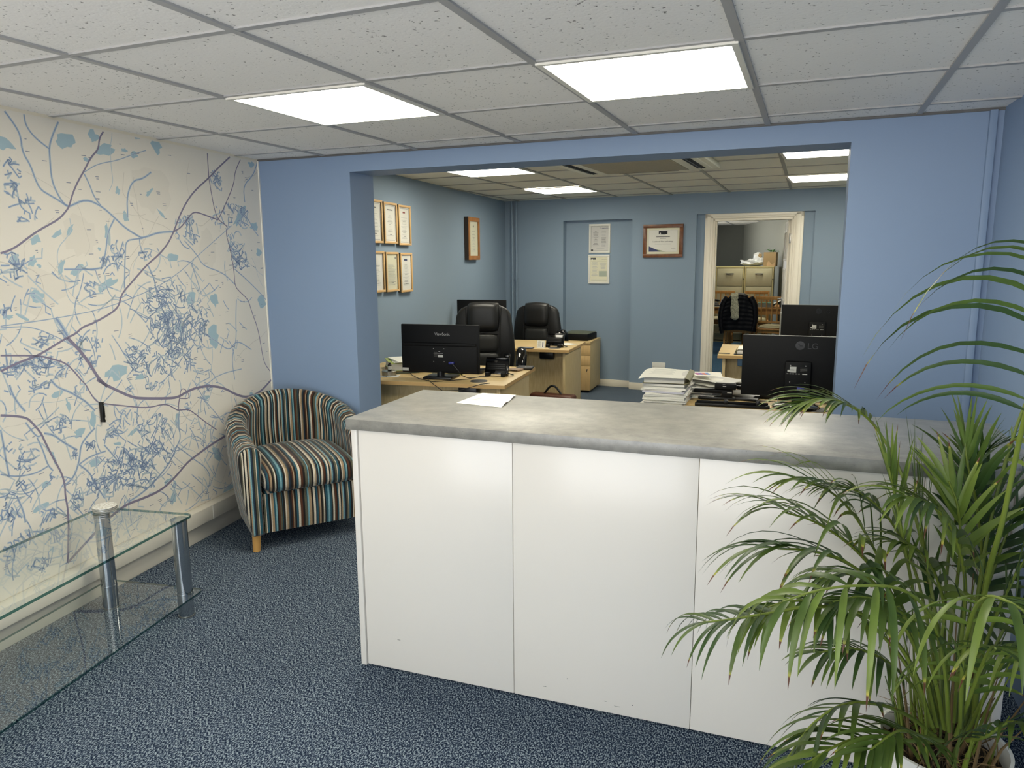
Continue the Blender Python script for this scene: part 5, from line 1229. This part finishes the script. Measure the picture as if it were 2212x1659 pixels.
# ------------------------------------------------------------------ framed pictures
def frame(name, label, loc, rz, w, h, bw, dep, fm, sm, pm, content, group, cat='picture', mount=0, mm=None, name2='picture_frame'):
    """loc = centre of the back face; face looks to local -y"""
    t = thing(name, label, cat, loc, rz, group)
    q = MB()
    for (cx, cz, dx, dz) in ((0, h/2-bw/2, w, bw), (0, -h/2+bw/2, w, bw), (-w/2+bw/2, 0, bw, h-2*bw), (w/2-bw/2, 0, bw, h-2*bw)): q.box((cx, -dep+.004, cz), (dx, .008, dz), fm, .0015)
    for (cx, cz, dx, dz) in ((0, h/2-.004, w, .008), (0, -h/2+.004, w, .008), (-w/2+.004, 0, .008, h), (w/2-.004, 0, .008, h)): q.box((cx, -dep/2+.002, cz), (dx*.998, dep-.004, dz*.998), sm)
    q.build('frame', t)
    yo = -max(0, dep-.018)
    q = MB(); q.bb(-w/2+bw*.9, w/2-bw*.9, -.006+yo, -.004+yo, -h/2+bw*.9, h/2-bw*.9, pm)
    if mount: q.bb(-w/2+bw, w/2-bw, -.0062+yo, -.006+yo, -h/2+bw, h/2-bw, mm); q.bb(-w/2+bw+mount, w/2-bw-mount, -.0068+yo, -.006+yo, -h/2+bw+mount, h/2-bw-mount, pm)
    q.build('certificate', t)
    q = MB(); y = -.0072+yo; iw, ih = w/2-bw-mount, h/2-bw-mount
    for it in content:
        x, z, dx, dz, m_ = it; q.box((x*iw, y, z*ih), (dx*iw*2, .0005, max(dz*ih*2, .0011)), m_)
    q.build('print', t)
    gx, gz = w/2-bw*.9, h/2-bw*.9; q = MB(); q.poly([(-gx, -dep+.006, -gz), (gx, -dep+.006, -gz), (gx, -dep+.006, gz), (-gx, -dep+.006, gz)], PANE); q.build('glass_pane', t, smooth=False)
    return t
LWM = Matrix.Translation((-.033, 1.692, 0)); LD = Vector((-.302, 3.088, 0)).normalized(); LRZ = math.atan2(LD.y, LD.x)
def lwp(y, z, off=.0): k = (y-1.692)/LD.y; p = Vector((-.033, 1.692, z))+LD*k; return p+Vector((LD.y, -LD.x, 0))*off
rf = random.Random(9)
FAINTI = mat('faint_print', (190, 190, 188), .7)
def cert(seed, logo=None, border=False, dense=False, logopos=(0, .72)):
    r = random.Random(seed); c = []
    if border: c += [(0, .93, .8, .02, FAINTI), (0, -.93, .8, .02, FAINTI), (-.9, 0, .03, .9, FAINTI), (.9, 0, .03, .9, FAINTI)]
    if logo: c += [(logopos[0], logopos[1], logo[0], logo[1], logo[2])]
    z = .42
    while z > -.75:
        w_ = r.uniform(.15, .6) if not dense else r.uniform(.35, .75)
        c.append((0 if not dense else -.6+w_*.9, z, w_, .008, INK if r.random() < .35 else FAINTI)); z -= r.choice((.07, .07, .13)) if not dense else .055
    c.append((.1, -.62, .2, .012, INKD)); return c
GF = 'light oak certificate frames beside the jamb'
REDL = mat('red_logo', (150, 70, 60), .6)
for (y0, y1, z0, z1, lb, ct_) in ((1.34, 1.575, 1.61, 1.925, 'light oak framed certificate, upper row, between its cut-off neighbour and the outermost frame', cert(1, (.5, .03, INK), True)),
    (1.60, 1.835, 1.60, 1.92, 'light oak framed certificate with a small red emblem, upper row, farthest from the jamb', cert(2, (.22, .045, REDL), True)),
    (1.345, 1.575, 1.235, 1.545, 'light oak framed letter, lower row, directly under the bordered certificate', cert(3, (.06, .05, INKD), False, True, (.7, .78))),
    (1.61, 1.84, 1.22, 1.54, 'light oak framed certificate with a navy header block, lower row, farthest from the jamb', cert(4, (.3, .05, INKN))),
    (1.07, 1.315, 1.61, 1.93, 'light oak frame half hidden by the jamb, upper row', cert(5, (.3, .03, INK), True)),
    (1.08, 1.32, 1.24, 1.55, 'light oak frame half hidden by the jamb, lower row', cert(6))):
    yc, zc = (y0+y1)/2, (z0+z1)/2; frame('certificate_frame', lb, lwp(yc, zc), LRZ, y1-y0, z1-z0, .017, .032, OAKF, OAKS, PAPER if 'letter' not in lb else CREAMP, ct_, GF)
frame('certificate_frame', 'tall pine framed certificate hanging alone on the rear side wall', lwp(3.37, 1.69, .0), LRZ-R_(0), .345, .43, .042, .05, PINE, mat('pine_side_dark', (52, 40, 30), .6), CREAMP, cert(7, (.08, .05, INKD), False), None)
def wloc(x, z, off=0): v = MW @ Vector((x, off, z)); return (v.x, v.y, v.z)
ct2 = [(0, 0, 0, 0, INK)]
def bord(m_): return [(0, .97, .97, .006, m_), (0, -.97, .97, .006, m_), (-.98, 0, .006, .97, m_), (.98, 0, .006, .97, m_)]
c_ = bord(FAINTI)+[(.0, .76, .30, .16, INKD), (.09, .76, .17, .06, INK), (0, .55, .18, .02, FAINTI), (0, .38, .48, .035, INK), (0, .22, .22, .02, FAINTI), (.0, -.28, .56, .02, FAINTI)]
f1 = frame('certificate_frame', 'landscape certificate in a stained dark wood frame on the pier beside the door', wloc(1.582, 1.662), RW, .435, .355, .038, .026, DARKPINE, DARKPINE, PAPER, c_, None, mount=.022, mm=CREAMP)
text('Leadbrook Sales and Lettings', .019, f1, (0, -.0154, -.012), (R_(90), 0, 0), INKD, ext=.0002)
text('AWARDED TO', .009, f1, (0, -.0154, .028), (R_(90), 0, 0), INK, name='lettering', ext=.0002)
q = MB(); q.poly([(-.155, -.0153, -.115), (-.02, -.0153, -.115), (-.155, -.0153, -.055)], INKN); q.poly([(-.02, -.0153, -.115), (.035, -.0153, -.115), (-.08, -.0153, -.088)], mat('green_print', (130, 150, 96), .6)); q.poly([(-.044, -.0159, .068), (-.020, -.0159, .068), (-.03, -.0159, .092)], PAPER)
q.build('emblem', f1, smooth=False)
q = MB(); q.tube([(.09+.05*k, -.0155, -.082+.006*math.sin(k*20)) for k in [i/20 for i in range(21)]], .0007, INKD, 4); q.build('signature', f1)
r_ = random.Random(2)
cA = bord(INK)+[(-.86, -.93, .12, .05, INKD)]+[(-.45, .62-.055*k, r_.uniform(.1, .4), .012, INK if r_.random() < .5 else FAINTI) for k in range(24) if k % 6 != 5]+[(.45, .62-.055*k, r_.uniform(.15, .3), .012, INK if r_.random() < .5 else FAINTI) for k in range(24) if k % 5 != 4]+[(.1, -.8, .45, .02, FAINTI)]
cB = [(-.66, .84, .3, .07, INKD), (.6, .80, .3, .012, INK), (0, .66, .9, .012, INK)]+[(-.5, .55-.06*k, r_.uniform(.2, .42), .012, FAINTI) for k in range(20) if k % 5 != 4]+[(.45, .52-.06*k, r_.uniform(.2, .42), .012, FAINTI) for k in range(9)]+[(.45, -.36, .45, .22, mat('grey_green_print', (176, 184, 166), .7)), (0, -.86, .9, .03, FAINTI)]
fA = frame('framed_document', 'upper white framed document hanging in the wall recess', wloc(.828, 1.703, .10), RW, .252, .325, .022, .016, WHITEPL, WHITEPL, PAPER2, cA, 'white document frames in the wall recess', mount=0)
text('Lawson', .030, fA, (.055, -.0076, .105), (R_(90), 0, 0), INKN, ext=.0002)
fB = frame('framed_document', 'lower white framed document hanging in the wall recess', wloc(.824, 1.356, .10), RW, .252, .328, .022, .016, WHITEPL, WHITEPL, CREAMP, cB, 'white document frames in the wall recess')
q = MB(); q.poly([(-.092, -.0079, .108), (-.074, -.0079, .108), (-.083, -.0079, .126)], PAPER); q.build('emblem', fB, smooth=False)
# blank plate
t = thing('blanking_plate', 'blank white double socket plate low on the rear wall pier', 'socket plate', wloc(1.57, .282), RW)
q = MB(); q.box((0, -.005, 0), (.15, .010, .088), WHITEPL, .003); q.build('plate', t)
for sx in (-.06, .06): q = MB(); q.cyl((sx, -.0095, 0), (sx, -.0108, 0), .004, .0035, STEEL, 12); q.build('screw', t)

# ------------------------------------------------------------------ ceiling cassette
t = thing('air_conditioner', 'cream ceiling cassette air conditioner in the rear ceiling behind the beam', 'air conditioner', (1.93, 1.50, HB-.038), -.04)
ACM = mat('ac_cream', (240, 236, 214), .45)
q = MB(); q.bb(-.50, .50, -.46, .46, 0, .037, ACM, .006); q.bb(-.46, .46, -.42, .42, -.006, .004, ACM, .004); q.build('panel', t)
q = MB(); q.bb(-.30, .30, -.36, .36, -.010, -.004, mat('ac_grille', (176, 168, 144), .6), .002)
for k in range(22): q.bb(-.29, .29, -.35+.032*k, -.346+.032*k, -.0115, -.009, mat('ac_grille_slat', (150, 142, 120), .6))
q.build('intake_grille', t)
for sx in (-1, 1):
    q = MB(); q.bb(sx*.395-.028, sx*.395+.028, -.33, .33, -.0075, -.0055, BLACKM)
    q.box((sx*.395, 0, -.009), (.008, .64, .006), BLACKP); q.build('air_outlet', t)
q = MB(); q.bb(-.22, .22, .385, .40, -.0075, -.0055, BLACKM); q.build('air_outlet', t)

# ================================================================== BACK OFFICE THROUGH THE DOOR
def filing(x0, w, label, first=None):
    t = thing('filing_cabinet', label, 'filing cabinet', (x0, 9.8, 0), 0, 'pale filing cabinets in the back office')
    q = MB(); q.bb(0, w, .02, .46, .03, 1.29, CAB); q.bb(0, w, -.002, .47, 1.29, 1.315, CABE, .002)
    for x in (.0, w-.022): q.bb(x, x+.022, -.0, .02, .03, 1.29, CABE)
    q.bb(.02, w-.02, .02, .44, 0, .03, BLACKP); q.build('carcass', t)
    for k in range(4):
        z0 = .035+.314*k; d_ = MB(); d_.bb(.026, w-.026, -.004, .016, z0, z0+.306, CAB, .002); dr = d_.build('drawer', t)
        h_ = MB(); h_.tube([(w/2-.065+.13*i/12, -.012-.02*math.sin(i/12*3.14), z0+.215-.022*math.sin(i/12*3.14)) for i in range(13)], .0055, STEEL, 8); h_.box((w/2, -.012, z0+.222), (.135, .02, .006), STEEL); h_.build('handle', dr)
    q = MB(); q.cyl((w-.011, .0, 1.10), (w-.011, -.012, 1.10), .010, .009, BLACKP, 14); q.build('lock', t)
filing(1.06, .475, 'pale wood filing cabinet mostly hidden by the left side of the door frame')
filing(1.545, .475, 'pale wood filing cabinet in the middle of the row in the back office')
filing(2.03, .475, 'pale wood filing cabinet under the plastic bag in the back office')
# on top of the cabinets
q = MB(); rg = random.Random(8)
def bagf(u, v):
    a = 6.2832*u; b = 3.1416*v; n = noise.noise(Vector((math.cos(a)*2.2, math.sin(a)*2.2, v*4)))*.4+noise.noise(Vector((math.cos(a)*6, math.sin(a)*6, v*12)))*.12
    r = (1+n); hump = .8+.25*math.cos(a)+.35*noise.noise(Vector((math.cos(a)*1.5+5, math.sin(a)*1.5, v*3)))
    return Vector((.20*r*math.cos(a)*math.sin(b)**1, .12*r*math.sin(a)*math.sin(b)**1, max(0, .085*(1+math.cos(b))*hump*(1+n))))
q.grid(bagf, 48, 28, BAGW, closed_u=True); o = q.build('plastic_bag'); o.location = (2.15, 9.98, 1.316); tag(o, 'crumpled white plastic bag lying on top of the filing cabinets', 'bag')
q = MB(); q.box((0, 0, .05), (.06, .02, .09), CARDB, M=Matrix.Rotation(.4, 4, 'Y')); o = q.build('paper_packet'); o.location = (2.235, 9.93, 1.44); tag(o, 'small brown paper packet poking out of the white plastic bag', 'packet')
t = thing('cardboard_box', 'open brown cardboard box on the filing cabinet beside the wall', 'box', (2.435, 10.0, 1.316), R_(-6))
q = MB()
for (cx, cy, dx, dy) in ((0, -.1, .2, .004), (0, .1, .2, .004), (-.1, 0, .004, .2), (.1, 0, .004, .2)): q.box((cx, cy, .12), (dx, dy, .24), CARDB)
q.box((0, 0, .003), (.2, .2, .004), CARDB); q.build('carton', t)
q = MB(); q.box((-.14, 0, .215), (.09, .2, .004), CARDB, M=None, rz=0); q.build('flap', t)
q = MB(); q.grid(lambda u, v: Vector((-.04+.13*u, -.13-.02*v, .06-.17*v+.03*math.sin(u*7))), 8, 8, mat('kraft_paper', (170, 142, 108), .8)); q.build('torn_paper', t)
t = thing('small_plant', 'small dark green leafy plant standing in the cardboard box', 'plant', (2.45, 10.0, 1.40))
q = MB(); q.lathe([(0, 0), (.04, 0), (.05, .14), (.046, .14), (.04, .12), (0, .12)], mat('clay_pot', (120, 84, 60), .8), 20); q.build('pot', t)
q = MB(); LF = mat('house_plant_leaf', (50, 96, 40), .45)
for k in range(14):
    a = rg.uniform(0, 6.28); L = rg.uniform(.09, .17); el = rg.uniform(.5, 1.3); d_ = Vector((math.cos(a)*math.cos(el), math.sin(a)*math.cos(el), math.sin(el))); sd = Vector((-math.sin(a), math.cos(a), 0)); o0 = Vector((0, 0, .13))
    q.grid(lambda u, v: o0+d_*L*(.3+u)+Vector((0, 0, -.08*u*u))+sd*(v-.5)*.055*math.sin(u*3.14), 8, 3, LF); q.tube([o0, o0+d_*L*.4], .002, LF, 5)
q.build('foliage', t)

# dining table
t = thing('dining_table', 'oak dining table in the back office seen through the door', 'table', (2.12, 8.86, 0), 0)
q = MB(); q.box((0, 0, .688), (1.34, .80, .024), WOOD, .004); q.build('tabletop', t)
q = MB()
for y in (-.34, .34): q.box((0, y, .635), (1.16, .022, .08), WOOD)
for x in (-.60, .60): q.box((x, 0, .635), (.022, .66, .08), WOOD)
q.build('apron', t)
for x in (-.59, .59):
    for y in (-.34, .34): q = MB(); q.box((x, y, .338), (.055, .055, .676), WOOD, .004); q.build('leg', t)
# dining chairs
def dining(label, loc, rz, cushion=True):
    t = thing('dining_chair', label, 'chair', loc, rz, 'oak slat-back dining chairs')
    for sx in (-1, 1):
        q = MB(); q.tube([(sx*.185, .19, 0), (sx*.187, .175, .42), (sx*.187, .225, .90)], .019, WOOD, 4); q.build('back_post', t)
        q = MB(); q.box((sx*.185, -.17, .205), (.034, .034, .41), WOOD, .003); q.build('leg', t)
    q = MB(); q.box((0, .222, .88), (.40, .022, .05), WOOD, .004); q.build('top_rail', t)
    q = MB(); q.box((0, .186, .52), (.36, .018, .03), WOOD, .003); q.build('lower_rail', t)
    for k in range(4): q = MB(); q.tube([(-.115+.0767*k, .187, .52), (-.115+.0767*k, .222, .87)], .0115, WOOD, 4); q.build('slat', t)
    q = MB(); q.box((0, 0, .41), (.41, .40, .022), WOOD, .004); q.box((0, -.165, .375), (.36, .018, .045), WOOD); q.box((0, .165, .375), (.36, .018, .045), WOOD)
    for sx in (-1, 1): q.box((sx*.18, 0, .375), (.018, .34, .045), WOOD); q.box((sx*.185, 0, .16), (.014, .34, .02), WOOD)
    q.build('seat_frame', t)
    if cushion: q = MB(); pad(q, .37, .36, .035, CUSH, Matrix.Translation((0, -.01, .434)) @ Matrix.Rotation(R_(-90), 4, 'X'), 5, 14, 14, back=.01); q.build('seat_cushion', t)
    return t
# near side (backs towards us): local back is +y, so turn by 180
dc = dining('oak dining chair hung with the dark padded jacket', (2.115, 8.10, 0), R_(178))
dup(dc, (2.60, 8.12, 0), R_(166), 'oak slat-back chair on the near side of the dining table, beside the open door leaf')
dup(dc, (1.70, 9.42, 0), R_(0), 'oak slat-back chair on the far side of the table, beside the door frame')
dup(dc, (2.27, 9.42, 0), R_(2), 'oak slat-back chair on the far side of the table, behind the jacket')

# padded jacket draped over the near chair
t = thing('padded_jacket', 'dark navy quilted jacket hanging over the back of a dining chair', 'jacket', (2.115, 7.90, 0))
def jkt(u, v):
    a = -3.1416*.5+3.1416*u*1.0; x = (u-.5)*2; z = .925-.52*v
    sh = .20+.05*v-.02*math.cos(v*3.14) - (.035 if v < .05 else 0); z -= .055*abs(x)**3*(1-v)
    y = -.055-.035*(1-x*x)+.004*math.sin(v*52)*(1-v*.2)+.01*math.sin(x*9+v*4)
    return Vector((x*sh, y, z+(.03*abs(x) if v > .95 else 0)*-1))
q = MB(); q.grid(jkt, 40, 60, NAVYJ); q.grid(lambda u, v: Vector((jkt(u, v*.8).x*.95, .075+.012*math.sin(v*50), jkt(u, v*.8).z)), 24, 40, NAVYJ)
q.grid(lambda u, v: Vector(jkt(u, 0)).lerp(Vector((jkt(u, 0).x*.95, .075, jkt(u, 0).z)), v)+Vector((0, 0, .028*math.sin(v*3.14))), 40, 6, NAVYJ)
q.build('body', t)
for sx in (-1, 1):
    q = MB(); P = [(sx*.17, -.03, .885), (sx*.225, -.05, .80), (sx*.25, -.065, .68), (sx*.255, -.07, .56), (sx*.235, -.08, .45 if sx > 0 else .42), (sx*.215, -.085, .38 if sx > 0 else .33)]
    PP = []
    for a_, b_ in zip(P, P[1:]):
        for k in range(7): f = k/7; PP.append(tuple(a_[i]*(1-f)+b_[i]*f for i in range(3)))
    q.tube(PP, [.058*(1-.35*i/len(PP))*(.92+.14*abs(math.sin(i*.9))) for i in range(len(PP))], NAVYJ, 14, flat=.7); q.build('sleeve', t)
t = thing('fluffy_scarf', 'cream fluffy scarf hanging down over the dark jacket', 'scarf', (2.06, 7.90, 0))
q = MB()
def scf(u, v):
    a = 6.2832*u; z = .955-.40*v; w = .042+.016*math.sin(v*1.6)+.006*math.sin(v*14); n = noise.noise(Vector((math.cos(a)*3, math.sin(a)*3, v*14)))*.012
    yb = -.125 if v > .12 else -.125+.14*(1-v/.12)**2; end = min(1, (1-v)*9+.25)
    return Vector(((w*end+n)*math.cos(a)+.018*v, yb+(.022+n)*math.sin(a)*end, z if v > .06 else .955-.024+.02*math.sin(v/.06*1.57)))
q.grid(scf, 26, 50, FLEECE, closed_u=True); q.build('scarf_tail', t)

# things on the dining table
zt = .7005
for k, (c, dx, a, lb) in enumerate((((128, 140, 128), 0, 2, 'bottom grey-green folder of the pile on the dining table'), ((150, 158, 148), .01, -3, 'grey folder second from the bottom of the dining table pile'), ((110, 132, 118), -.01, 4, 'green-grey folder in the middle of the dining table pile'), ((164, 170, 158), .012, -2, 'pale grey folder above the middle of the dining table pile'), ((60, 110, 76), .0, 6, 'bright green folder, uppermost of the dining table pile'))):
    q = MB(); q.box((0, 0, .011), (.34, .25, .002), mat('folder_%s' % 'abcde'[k], c, .6)); q.box((0, 0, .006), (.32, .235, .009), PAPER2); q.box((0, 0, .0012), (.34, .25, .002), mat('folder_%s' % 'abcde'[k], c, .6)); q.box((0, .124, .006), (.34, .003, .012), mat('folder_%s' % 'abcde'[k], c, .6))
    o = q.build('folder'); o.location = (2.40+dx, 8.68, zt+.0130*k); o.rotation_euler = (0, 0, R_(a)); tag(o, lb, 'folder', 'folders piled on the dining table')
t = thing('table_phone', 'black desk phone on the dining table beside the door frame', 'telephone', (1.665, 8.62, zt), R_(20))
q = MB(); q.prism([(-.09, 0), (.09, 0), (.09, .07), (-.09, .02)], -.08, .08, BLACKM, Matrix(((0, 0, 1, 0), (1, 0, 0, 0), (0, 1, 0, 0), (0, 0, 0, 1))), bev=.006); q.build('body', t)
q = MB(); q.tube([(-.09+.18*k, 0, .085+.012*math.sin(k*3.14)) for k in [i/8 for i in range(9)]], .016, BLACKG, 8); q.build('handset', t)
t = thing('tablet_stand', 'black and white tilted device on the dining table beside the open door', 'device', (2.66, 8.62, zt), R_(10))
q = MB(); q.box((0, 0, .075), (.20, .14, .02), BLACKP, .004, M=Matrix.Translation((0, 0, 0)) @ Matrix.Rotation(R_(-24), 4, 'Y')); q.box((.06, 0, .022), (.10, .10, .044), BLACKP, .004); q.build('base', t)
q = MB(); q.box((0, 0, .0865), (.17, .11, .004), PAPER, M=Matrix.Rotation(R_(-24), 4, 'Y')); q.build('screen', t)
q = MB(); q.box((0, 0, .0008), (.21, .297, .0014), mat('pale_green_sheet', (196, 206, 196), .6)); o = q.build('table_sheet'); o.location = (1.80, 8.62, zt); tag(o, 'pale sheet lying beside the black phone on the dining table', 'paper')
# low cupboard with files by the door leaf
t = thing('low_cabinet', 'grey low cabinet with papers on top, behind the open door leaf', 'cabinet', (2.98, 7.42, 0), R_(16))
q = MB(); q.bb(-.14, .20, -.22, .22, 0, .56, mat('grey_cabinet', (130, 134, 136), .5), .003); q.bb(-.15, .21, -.23, .23, .56, .58, CABE, .002); q.build('body', t)
q = MB(); q.bb(-.145, -.14, -.18, .18, .10, .40, mat('pale_front', (176, 182, 186), .5)); q.build('door', t)
for k, (c, lb) in enumerate((((40, 52, 110), 'dark blue upright book on the floor by the grey cabinet'), ((150, 30, 60), 'crimson upright book on the floor by the grey cabinet'))):
    q = MB(); q.box((0, 0, .15), (.022, .20, .30), mat('book_%s' % 'ab'[k], c, .5), .002); q.box((0, -.0, .15), (.016, .202, .285), PAPER2); o = q.build('book'); o.location = (2.76+.026*k, 7.42, .0); tag(o, lb, 'book')
t = thing('office_shelf', 'low white shelf unit with files beneath the far side of the dining table', 'shelf', (1.92, 9.74, 0))
q = MB(); 
for z in (.008, .16, .30): q.bb(-.42, .42, -.0, .05, z-.006, z+.006, CAB)
q.build('boards', t)
